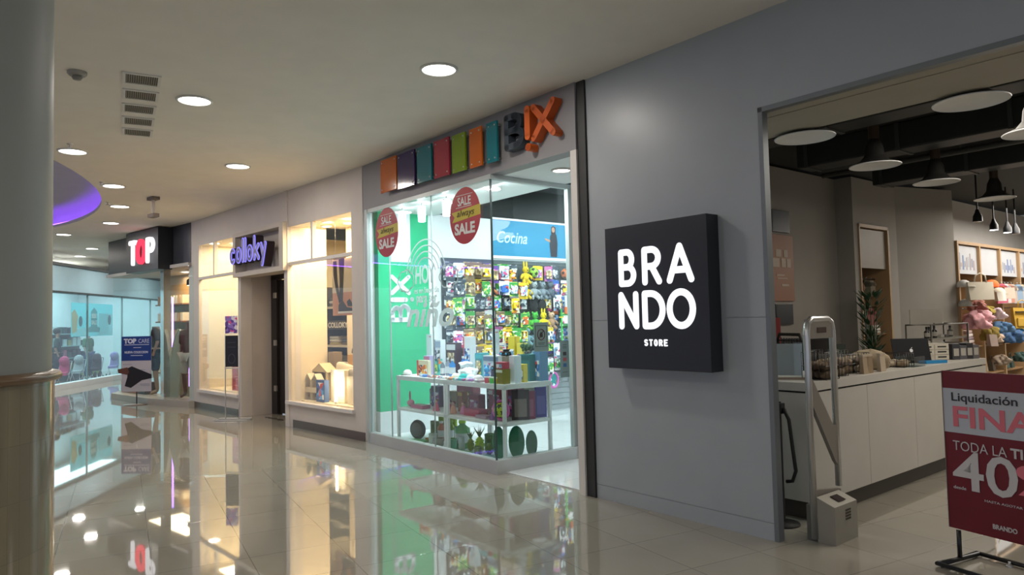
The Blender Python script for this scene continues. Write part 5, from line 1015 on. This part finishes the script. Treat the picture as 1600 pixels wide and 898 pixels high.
t = thing('floor_mat_lettering', 'dark entrance floor lettering before the clothing shop door', 'floor lettering', FK, 3.5, .25, .002); text('colloky', .2, C('2c2622'), t, (0, 0, .001), ext=.001, wfit=.7, hfit=.14, rot=(0, 0, 0))
# window two contents
t = thing('house_shelf', 'house shaped wooden display box with two smaller houses inside', 'display box', FK, 4.86, .42, .405)
ww = C('cdbb98', .6)
hs = MB(); hs.box(-.24, -.215, 0, .2, 0, .44); hs.box(.215, .24, 0, .2, 0, .44); hs.box(-.24, .24, .19, .2, 0, .44); hs.box(-.24, .24, 0, .2, 0, .02)
hs.prism([(-.27, .44), (.27, .44), (0, .58)], 0, .2); hs.build('big_house', ww, t)
for x in (-.17, .07):
    h2 = MB(); h2.prism([(x-.11, .32), (x, .42), (x+.11, .32), (x+.09, .32), (x, .395), (x-.09, .32)], -.12, .0); h2.box(x-.1, x-.09, -.12, 0, .15, .32); h2.box(x+.09, x+.1, -.12, 0, .15, .32); h2.box(x-.1, x+.1, -.12, 0, .14, .16); h2.box(x-.1, x-.09, -.12, 0, 0, .14); h2.box(x+.09, x+.1, -.12, 0, 0, .14); h2.build('small_house', C('d8cbb0', .6), t)
B(-.29, .19, -.135, -.12, .12, .2).build('front_plate', C('dccfb4'), t)
def shoe(fr, u, v, z, c, c2, lb, rot=0, s=1, group='shoes in the clothing shop window'):
    t = thing('shoe', lb, 'shoe', fr, u, v, z, rot, group)
    MB().hprism([(x*s, y*s) for x, y in [(-.14, -.03), (-.06, -.035), (.06, -.045), (.13, -.03), (.15, 0), (.13, .03), (.06, .045), (-.06, .035), (-.14, .03)]], 0, .02*s).build('sole', C(c2, .5), t)
    m = MB(); m.smooth = True; rings = [(-.14, .075, .03), (-.11, .09, .034), (-.05, .085, .036), (.02, .06, .04), (.08, .045, .042), (.13, .03, .03), (.148, .02, .01)]; vs = []; fs = []
    for x, h, w_ in rings:
        for k in range(10): a = pi*k/9; vs.append((x*s, w_*cos(a)*s, (.018+h*sin(a))*s))
    for i in range(len(rings)-1):
        for k in range(9): a = i*10+k; fs.append((a, a+1, a+11, a+10))
    fs.append(tuple(range(10))); m.add(vs, fs); m.build('upper', C(c, .6), t)
    MB().tube([(.05*s, -.02*s, .075*s), (.02*s, .02*s, .088*s), (0, -.02*s, .1*s), (-.03*s, .02*s, .108*s)], .004*s, 5).build('laces', C('e4ded2'), t)
shoe(FK, 4.68, .36, .565, 'b8934c', 'd8c8a0', 'small tan shoe inside the left little house', s=.55); shoe(FK, 4.935, .36, .565, 'd0a050', 'e0d0a8', 'small gold shoe inside the right little house', s=.55)
shoe(FK, 4.68, .36, .427, 'a08a70', 'd8c8a0', 'small brown shoe under the left little house', s=.5); shoe(FK, 4.935, .36, .427, '8c8478', 'd8d0c0', 'small grey shoe under the right little house', s=.5)
def block(u, v, z, w_, d, h, c, lb, rot=0, em=None):
    return single('display_block', B(-w_/2, w_/2, -d/2, d/2, 0, h, ch=.006), C(c, .5), lb, 'display block', FK, u, v, z, rot)
block(5.62, .48, .405, .42, .26, .50, 'ece4cf', 'white display cube beside the blue picture box'); block(6.3, .5, .405, .6, .36, .42, 'e8dcc0', 'wide cream display block under the shoes at the window end'); block(5.62, .76, .405, .45, .2, .72, 'c79a5c', 'tan wooden display block behind the white cube'); block(6.25, .80, .405, .6, .2, 1.12, 'e6dcc4', 'tall cream display block carrying the topmost shoes')
tbox_t = thing('picture_box', 'small box printed with a blue child picture in the clothing window', 'box', FK, 5.28, .26, .405); B(-.13, .13, -.03, .05, 0, .34).build('carton', C('40609c'), tbox_t); B(-.11, .11, -.034, -.03, .04, .3).build('print', PM('b', 14), tbox_t)
tl = thing('tube_lamp', 'bright vertical tube lamp on the display cube edge', 'lamp', FK, 5.72, .27, .405); MB().cyl(0, 0, .03, .50, .022, 14).build('tube', emis('warm_tube', (1, .78, .45), 9), tl); MB().cyl(0, 0, 0, .03, .03, 14).build('cap', white, tl)
area('lamp', (0, -.03, .3), .1, 6, (1, .8, .5), (radians(90), 0, 0), parent=tl)
for i, (u, v, z, c, lb) in enumerate(((6.15, .42, .827, 'c8bca8', 'pale shoe front left on the wide cream block'), (6.42, .5, .827, '5c4a38', 'dark brown shoe on the wide cream block'), (5.62, .5, .907, 'd8ccb4', 'cream shoe on the white display cube'), (5.65, .76, 1.127, '6a5c48', 'brown shoe on the tan wooden block'), (6.05, .80, 1.527, '5a4c40', 'dark shoe on the tall cream block, left one'), (6.42, .80, 1.527, 'e0d4bc', 'cream shoe on the tall cream block, right one'))): shoe(FK, u, v, z, c, 'e4dac4', lb, rot=.5, s=1.1)
t = thing('legs_poster', 'hanging poster of dark trousers and black sneakers in the window', 'poster', FK, 5.86, .16, 1.74, 0)
B(0, .72, 0, .008, 0, .84).build('poster_sheet', C('c98a66', .5), t)
B(0, .72, -.001, 0, .34, .84).build('pale_ground', C('dcc8a8', .5), t)
MB().prism([(.03, .82), (.13, .82), (.16, .5), (.24, .2), (.2, .18), (.1, .4), (.04, .6)], -.003, 0).prism([(.2, .84), (.36, .84), (.33, .5), (.3, .2), (.2, .2), (.22, .5)], -.003, 0).build('printed_trousers', C('2c2522'), t)
MB().mi(0).prism([(.18, .16), (.3, .22), (.42, .12), (.58, .1), (.6, .06), (.18, .06)], -.004, 0).mi(1).prism([(.16, .03), (.6, .03), (.6, .06), (.16, .06)], -.004, 0).mi(0).prism([(.42, .2), (.5, .24), (.56, .18), (.6, .13), (.45, .13)], -.004, 0).build('printed_sneakers', [C('23201f'), C('e4dfd6')], t)
B(.05, .36, -.01, .01, .84, .92).build('hanging_clip', C('5c5046'), t)
for x in (.1, .6): MB().tube([(x, 0, .84), (x, 0, 1.44)], .002, 4).build('wire', chrome, t)
# shelf with folded clothes behind
t = thing('clothes_shelf', 'dark shelf bay with folded clothes deep in the clothing window', 'shelving', FK, 3.45, 1.25, 0)
B(0, 1.5, .35, .38, .0, 2.3).build('back_panel', C('4a4034'), t)
for z in (.5, .85, 1.2, 1.55, 1.9): B(0, 1.5, 0, .36, z, z+.04).build('shelf', C('e0d4b8'), t)
B(0, .03, 0, .36, 0, 2.3).box(1.47, 1.5, 0, .36, 0, 2.3).build('side_panel', C('3a3228'), t)
B(.1, .9, -.012, 0, 1.52, 1.68).build('sign_board', C('3a332c'), t); text('COLLOKY', .1, C('e8e0d0'), t, (.5, -.014, 1.60), bold=.004, ext=.001, wfit=.7, hfit=.10)
rr = random.Random(4)
for r_, z in enumerate((.54, .89, 1.24, 1.59, 1.94)):
    for q in range(3):
        for k in range(3):
            if r_ == 3 and k: continue
            single('folded_garment', B(-.16, .16, -.12, .12, 0, .05, ch=.018), C(rr.choice(['c8b050', '5c6470', 'e0dccc', '3c4450', 'a89860', 'd8c8a8', '6c6450']), .9), 'folded garment on clothing shelf %s from the floor, pile %s, layer %s' % (ORD[r_], ORD[q], ORD[k]), 'folded garment', FK, 3.70+q*.48, 1.42, z+.001+k*.053, 0, 'folded garments on the dark shelf')
t = thing('price_column', 'grey post with striped books beside the shelf in the window', 'post', FK, 4.78, .72, .405); B(-.08, .12, -.05, .1, 0, .75, ch=.005).build('post_body', C('8c7c68'), t)
for i, (u, v, z) in enumerate(((5.2, .4, 3.19), (5.75, .5, 3.19), (6.3, .5, 3.19), (5.9, 1.6, 3.24), (1.0, .5, 3.29), (1.8, .5, 3.29))):
    downlight(u, v, 'small warm recessed light %s in the clothing shop displays' % ORD[i], 14, z, .07, FK, (1, .82, .58), 'warm recessed display lights')

# ================================================================== TOP
t = thing('shop_name_sign', 'black sign box with white and red letters at the far left shop', 'shop sign', FT, 1.85, -.30, 2.88)
B(0, 1.72, 0, .298, 0, .9, ch=.004).build('sign_box', charcoal, t)
wl_ = emis('sign_white_bright', (1, .97, 1), 1.1); rl_ = emis('sign_red', (1, .05, .10), 1.3)
lt = MB(); lt.strokes([[(.31, .66), (.60, .66)], [(.455, .66), (.455, .20)]], .105, -.05, -.0); lt.build('letter', wl_, t)
lt = MB(); lt.strokes([arc(.90, .43, .19, .225, 0, 360, 24)], .105, -.055, -.0); lt.build('letter', rl_, t)
lt = MB(); lt.strokes([[(1.24, .20), (1.24, .66), (1.37, .66)]+arc(1.39, .54, .14, .12, 90, -90)+[(1.24, .42)]], .10, -.05, 0); lt.build('letter', wl_, t)
t = thing('floor_poster_stand', 'small stand with blue and white underwear poster before the glass', 'poster stand', FT, 2.89, -.48, 0, .65)
MB().cyl(0, 0, .0, .3, .012, 8).build('post', black, t); MB().lathe([(.26, 0), (.26, .01), (.03, .016)], 24).build('base', mat('stand_base', (.15, .12, .1), .4), t)
B(-.33, .33, -.012, .0, .28, 1.46).build('poster_sheet', C('c8c4cc', .5), t); B(-.33, .33, -.015, -.012, .94, 1.46).build('blue_band', C('1c3f8c', .5), t)
wt2 = C('d8dcf0', .5)
text('TOP', .1, wt2, t, (-.14, -.017, 1.36), bold=.006, ext=.001, wfit=.28, hfit=.11); text('CARE', .1, wt2, t, (.17, -.017, 1.36), ext=.001, wfit=.24, hfit=.09)
MB().strokes([[(-.26, 1.28), (.28, 1.28)], [(-.06, 1.22), (.1, 1.22)], [(-.12, 1.05), (.14, 1.05)]], .012, -.018, -.015).build('small_print', wt2, t); text('NUEVA COLECCION', .1, wt2, t, (0, -.017, 1.12), bold=.003, ext=.001, wfit=.52, hfit=.05)
MB().mi(0).prism([(-.2, .78), (-.1, .82), (.34, .64), (.34, .56), (.12, .52), (-.12, .36), (-.26, .4), (-.2, .6)], -.015, -.012).build('printed_briefs', C('1c1a1e'), t)
MB().prism([(-.42, .76), (-.2, .8), (-.16, .7), (-.2, .64), (-.4, .68)], -.017, -.012).build('printed_hand', C('6c4234'), t); MB().strokes([[(-.3, .86), (-.1, .86)], [(.1, .74), (.2, .74)], [(.08, .44), (.3, .44)], [(.1, .41), (.3, .41)]], .008, -.015, -.012).build('grey_print', C('8a88a0'), t)
t = thing('orange_box', 'orange low display box behind the blue and white poster', 'box', FT, 1.28, .0, .132); B(-.5, .48, 0, .25, 0, .27).build('orange_side', C('b8603a'), t); B(.48, .9, 0, .25, 0, .27).build('grey_side', C('4c4a50'), t)

def figure(nm, lb, cat, fr, u, v, z, rot, H_, skin, top=None, bottom=None, head=True, pose=0, hairc=None, group=None):
    """standing body grown from a jointed skeleton with a skin modifier; clothing as a second slightly larger skin"""
    k = H_/1.75; t = thing(nm, lb, cat, fr, u, v, z, rot, group)
    J = {'pel': (0, 0, .95, .13), 'wst': (.0, 0, 1.10, .115), 'chs': (0, 0, 1.32, .145), 'nck': (0, 0, 1.48, .055), 'hd0': (0, -.01, 1.58, .075), 'hd1': (0, -.015, 1.68, .085),
         'shl': (-.17, 0, 1.42, .055), 'ell': (-.24, .04 if not pose else -.05, 1.15, .04), 'wrl': (-.2, -.1 if pose else -.03, .95, .028), 'hnl': (-.2, -.12 if pose else -.05, .87, .03),
         'shr': (.17, 0, 1.42, .055), 'elr': (.26, .06, 1.16, .04), 'wrr': (.22, -.02, .93, .028), 'hnr': (.21, -.04, .85, .03),
         'hpl': (-.09, 0, .9, .09), 'knl': (-.11, -.03, .5, .06), 'anl': (-.12, .02, .09, .037), 'ftl': (-.13, -.12, .035, .032), 'hpr': (.09, 0, .9, .09), 'knr': (.12, -.0, .5, .06), 'anr': (.13, .04, .09, .037), 'ftr': (.15, -.1, .035, .032)}
    E = ['pel-wst', 'wst-chs', 'chs-nck', 'chs-shl', 'shl-ell', 'ell-wrl', 'wrl-hnl', 'chs-shr', 'shr-elr', 'elr-wrr', 'wrr-hnr', 'pel-hpl', 'hpl-knl', 'knl-anl', 'anl-ftl', 'pel-hpr', 'hpr-knr', 'knr-anr', 'anr-ftr']
    if head: E += ['nck-hd0', 'hd0-hd1']
    def grow2(nm2, edges, add, m):
        names = []
        for e in edges:
            for n in e.split('-'):
                if n not in names: names.append(n)
        bm = bmesh.new(); lay = bm.verts.layers.skin.verify(); V = {}
        for i, n in enumerate(names):
            v_ = bm.verts.new(Vector(J[n][:3])*k); r = (J[n][3]+add)*k; v_[lay].radius = (r, r*.85); v_[lay].use_root = (i == 0); V[n] = v_
        for e in edges: a, b = e.split('-'); bm.edges.new((V[a], V[b]))
        me = bpy.data.meshes.new(nm2); bm.to_mesh(me); bm.free(); me.materials.append(m)
        o = bpy.data.objects.new(nm2, me); COL.objects.link(o); o.parent = t
        sk = o.modifiers.new('skin', 'SKIN'); sk.use_smooth_shade = True; s2 = o.modifiers.new('sub', 'SUBSURF'); s2.levels = 2; s2.render_levels = 2; return o
    grow2('body', E, 0, skin)
    if top: grow2('shirt', ['pel-wst', 'wst-chs', 'chs-nck', 'chs-shl', 'shl-ell', 'chs-shr', 'shr-elr'], .028, top)
    if bottom: grow2('trousers', ['pel-hpl', 'hpl-knl', 'pel-hpr', 'hpr-knr']+(['knl-anl', 'knr-anr'] if bottom[1] else []), .024, bottom[0])
    if hairc: MB().ball(0, .02*k, 1.70*k, .1*k, .11*k, .11*k).build('hair', hairc, t); MB().ball(0, -.095*k, 1.62*k, .016*k).build('nose', skin, t)
    return t
figure('mannequin', 'headless mannequin in dark top and shorts behind the far left shop glass', 'mannequin', FT, 2.42, .12, .132, -.5, 1.8, C('9a8670', .5), C('2c1f24', .8), (C('2a3048', .8), False), head=False, pose=1)
figure('mannequin', 'brown mannequin in pale dress at the end of the far left shop glass', 'mannequin', FT, 3.93, .16, .132, .4, 1.72, C('6c4434', .4), C('5a3428', .7), (C('b8b0a4', .8), False), head=True)
t = thing('white_lounger_board', 'tall pale curved surfboard shape leaning inside the far left shop glass', 'display board', FT, 3.38, .10, .132, .1)
MB().prism([(-.32, 0), (.1, 0), (.2, .35), (.27, .75), (.30, 1.15), (.24, 1.42), (.16, 1.46), (.02, 1.3), (-.14, .9), (-.26, .45)], 0, .05).build('board', C('a8aa94', .5), t); MB().tube([(-.26, -.005, .45), (-.14, -.005, .9), (.02, -.005, 1.3), (.16, -.005, 1.46)], .012, 6).build('edge', C('c4c6b4', .5), t)
for i, (u, v, z0, z1) in enumerate(((3.02, .22, 1.2, 2.3), (3.55, .35, .35, 1.1))):
    t = thing('neon_tube', ['tall vertical purple neon tube beside the mirrored post', 'short vertical purple neon tube behind the pale curved board'][i], 'neon tube', FT, u, v, 0); MB().cyl(0, 0, z0, z1, .02, 10).build('glow', emis('violet_neon', (.45, .22, 1), 4), t); MB().cyl(0, 0, .132, z0, .012, 8).build('stem', alu2, t)
t = thing('lingerie_shelf', 'warm lit wall shelves of folded goods inside the shop with the black fascia', 'shelving', FT, .62, .86, 0)
B(0, 1.5, .3, .33, .0, 2.7).build('back_panel', C('b89058'), t)
for k in range(5): B(0, 1.5, 0, .3, .5+k*.42, .53+k*.42).build('shelf', C('8a5c34'), t)
for k in range(5):
    for q in range(9): single('boxed_garment', B(-.06, .06, -.1, .1, 0, .2, ch=.006), C(random.choice(['e0c898', 'c8a070', 'f0e0c0', 'a87850', 'd8d0c0']), .6), 'small boxed garment on lingerie shelf %s from the floor, %s from the left' % (ORD[k], ORD[q]), 'boxed garment', FT, .74+q*.155, .99, .531+k*.42, 0, 'boxed garments on the lingerie shelves')
t = thing('shop_spotlight', 'dark ceiling spotlight inside the shop with the black fascia', 'spotlight', FT, 3.45, .4, 2.55); MB().tube([(-.2, 0, .35), (.25, 0, .35)], .012, 6).build('track', black, t); MB().cyl(0, 0, .1, .35, .01, 6).build('stem', black, t); MB().lathe([(.07, 0), (.06, .12), (.02, .15)], 14).build('head', C('4a3424'), t); MB().lathe([(.001, -.004), (.055, -.004)], 14, cap=False).build('lens', emis('warm_lens', (1, .85, .6), 10), t)
for i, (u, v) in enumerate(((1.6, .35), (2.3, .3), (2.4, .8), (4.2, .12))): downlight(u, v, 'round light under the black fascia soffit, %s from the left' % ORD[i], 8, 2.925, .1, FT, (1, .93, .84), 'soffit lights under the black fascia')

# ================================================================== FAR SHOP
t = thing('baby_banner', 'pale aqua banner with house and animal shapes on the far shop glass', 'banner', FG, 1.15, .20, 1.44)
B(0, 2.7, 0, .01, 0, 1.0).build('sheet', film('backlit_sheet', srgb('9fdce0')), t); B(.1, .9, -.004, 0, .02, .25).box(1.7, 2.65, -.004, 0, .02, .7).build('white_fields', film('backlit_white', srgb('eefafa')), t)
MB().prism([(1.05, .12), (1.75, .12), (1.8, .25), (1.6, .3), (1.6, .75), (1.4, .88), (1.2, .75), (1.2, .3), (1.0, .25)], -.006, 0).build('printed_house', C('5cb4bc', .6), t)
for x, z in ((.55, .45), (2.45, .5)): MB().prism([(x+.11*cos(k*.5236), z+.16*sin(k*.5236)) for k in range(12)], -.007, 0).build('printed_animal', C('3f7c88', .6), t)
MB().prism([(.05, .1), (.3, .15), (.4, .6), (.2, .8), (.02, .7)], -.006, 0).build('printed_shape', C('d8cca4', .6), t)
text('BEBE', .1, C('d4f0f0'), t, (1.4, -.008, .62), bold=.006, ext=.001, wfit=.34, hfit=.14); text('SALE', .1, C('d4f0f0'), t, (1.4, -.008, .42), bold=.006, ext=.001, wfit=.36, hfit=.14)
figure('person', 'person with dark hair and dark green clothes inside the far shop', 'person', FG, 2.54, 1.25, 0, .4, 1.66, C('a87c64', .6), C('1f3a34', .9), (C('20242c', .9), True), head=True, hairc=C('15100e', .7))
figure('mannequin', 'mannequin in green jacket and blue jeans inside the far shop', 'mannequin', FG, 4.62, 1.3, 0, -.3, 1.6, C('b8a894', .6), C('2f6a44', .9), (C('2c4a70', .9), True), head=True, pose=1)
def stroller(u, c, lb, s=1):
    t = thing('baby_stroller', lb, 'stroller', FG, u, .65, 0, .2*s); t.scale = (.75, .75, .75)
    fr2 = MB()
    for y in (-.2, .2): fr2.tube([(-.35, y, .1), (.15, y, .55), (.45, y, .95)], .012, 6).tube([(.35, y, .1), (-.1, y, .5)], .012, 6)
    fr2.tube([(.45, -.2, .95), (.45, .2, .95)], .012, 6); fr2.build('frame', chrome if c != '20242a' else rubber, t)
    MB().add([(-.3, -.17, .42), (.15, -.17, .42), (.3, -.17, .8), (.2, -.17, .85), (.05, -.17, .55), (-.3, -.17, .52), (-.3, .17, .42), (.15, .17, .42), (.3, .17, .8), (.2, .17, .85), (.05, .17, .55), (-.3, .17, .52)], [(0, 1, 2, 3, 4, 5), (11, 10, 9, 8, 7, 6)]+[(i, i+6, (i+1) % 6+6, (i+1) % 6) for i in range(6)]).build('seat', C(c, .8), t)
    MB().tube([(.28, 0, .85), (.15, 0, 1.0), (-.05, 0, .98)], [.17, .18, .14], 10).build('hood', C(c, .8), t)
    for x in (-.35, .35):
        for y in (-.22, .22): MB().tube([(x+.09*cos(2*pi*i/18), y, .1+.09*sin(2*pi*i/18)) for i in range(18)], .014, 6, closed=True).build('wheel', rubber, t)
for u, c, lb in ((1.64, 'c83c6c', 'bright pink stroller nearest the round column in the far shop'), (2.52, 'a8b0b4', 'grey framed stroller in the middle of the far shop glass'), (3.70, '20242a', 'black stroller with yellow trim beside the toy car'), (5.00, '8c80b8', 'lilac stroller behind the underwear poster in the far shop')): stroller(u, c, lb)
t = thing('toy_ride_car', 'green and yellow ride-on car inside the far shop', 'ride-on car', FG, 5.15, 1.45, 0, .1)
B(-.35, .35, -.2, .2, .12, .35, ch=.05).build('body', C('8cac3c', .4), t); B(-.1, .25, -.17, .17, .35, .5, ch=.04).build('seat_back', C('2c3038', .5), t)
for x in (-.22, .22):
    for y in (-.2, .2): MB().tube([(x, y-.03, .11), (x, y+.03, .11)], .11, 14).build('wheel', rubber, t)
t = thing('far_shelf', 'long shelf of baby goods along the far shop wall', 'shelving', FG, 2.46, 1.75, 0)
B(0, 3.2, .3, .34, 0, 1.6).build('back_panel', C('3c5c60'), t)
for k in range(4): B(0, 3.2, 0, .3, .3+k*.4, .33+k*.4).build('shelf', C('9cc0c0'), t)
rr = random.Random(9)
for k in range(4):
    for q in range(10): single('baby_goods_box', B(-.11, .11, -.1, .1, 0, rr.uniform(.15, .28), ch=.006), C(rr.choice(['c8d8d8', '2c4448', 'b86880', '182428', '406058', 'a8a070', '243040']), .6), 'boxed baby goods on far shelf %s from the floor, %s along' % (ORD[k], ORD[q]), 'box', FG, 2.61+q*.31, 1.90, .331+k*.4, 0, 'boxed goods on the far shelf')
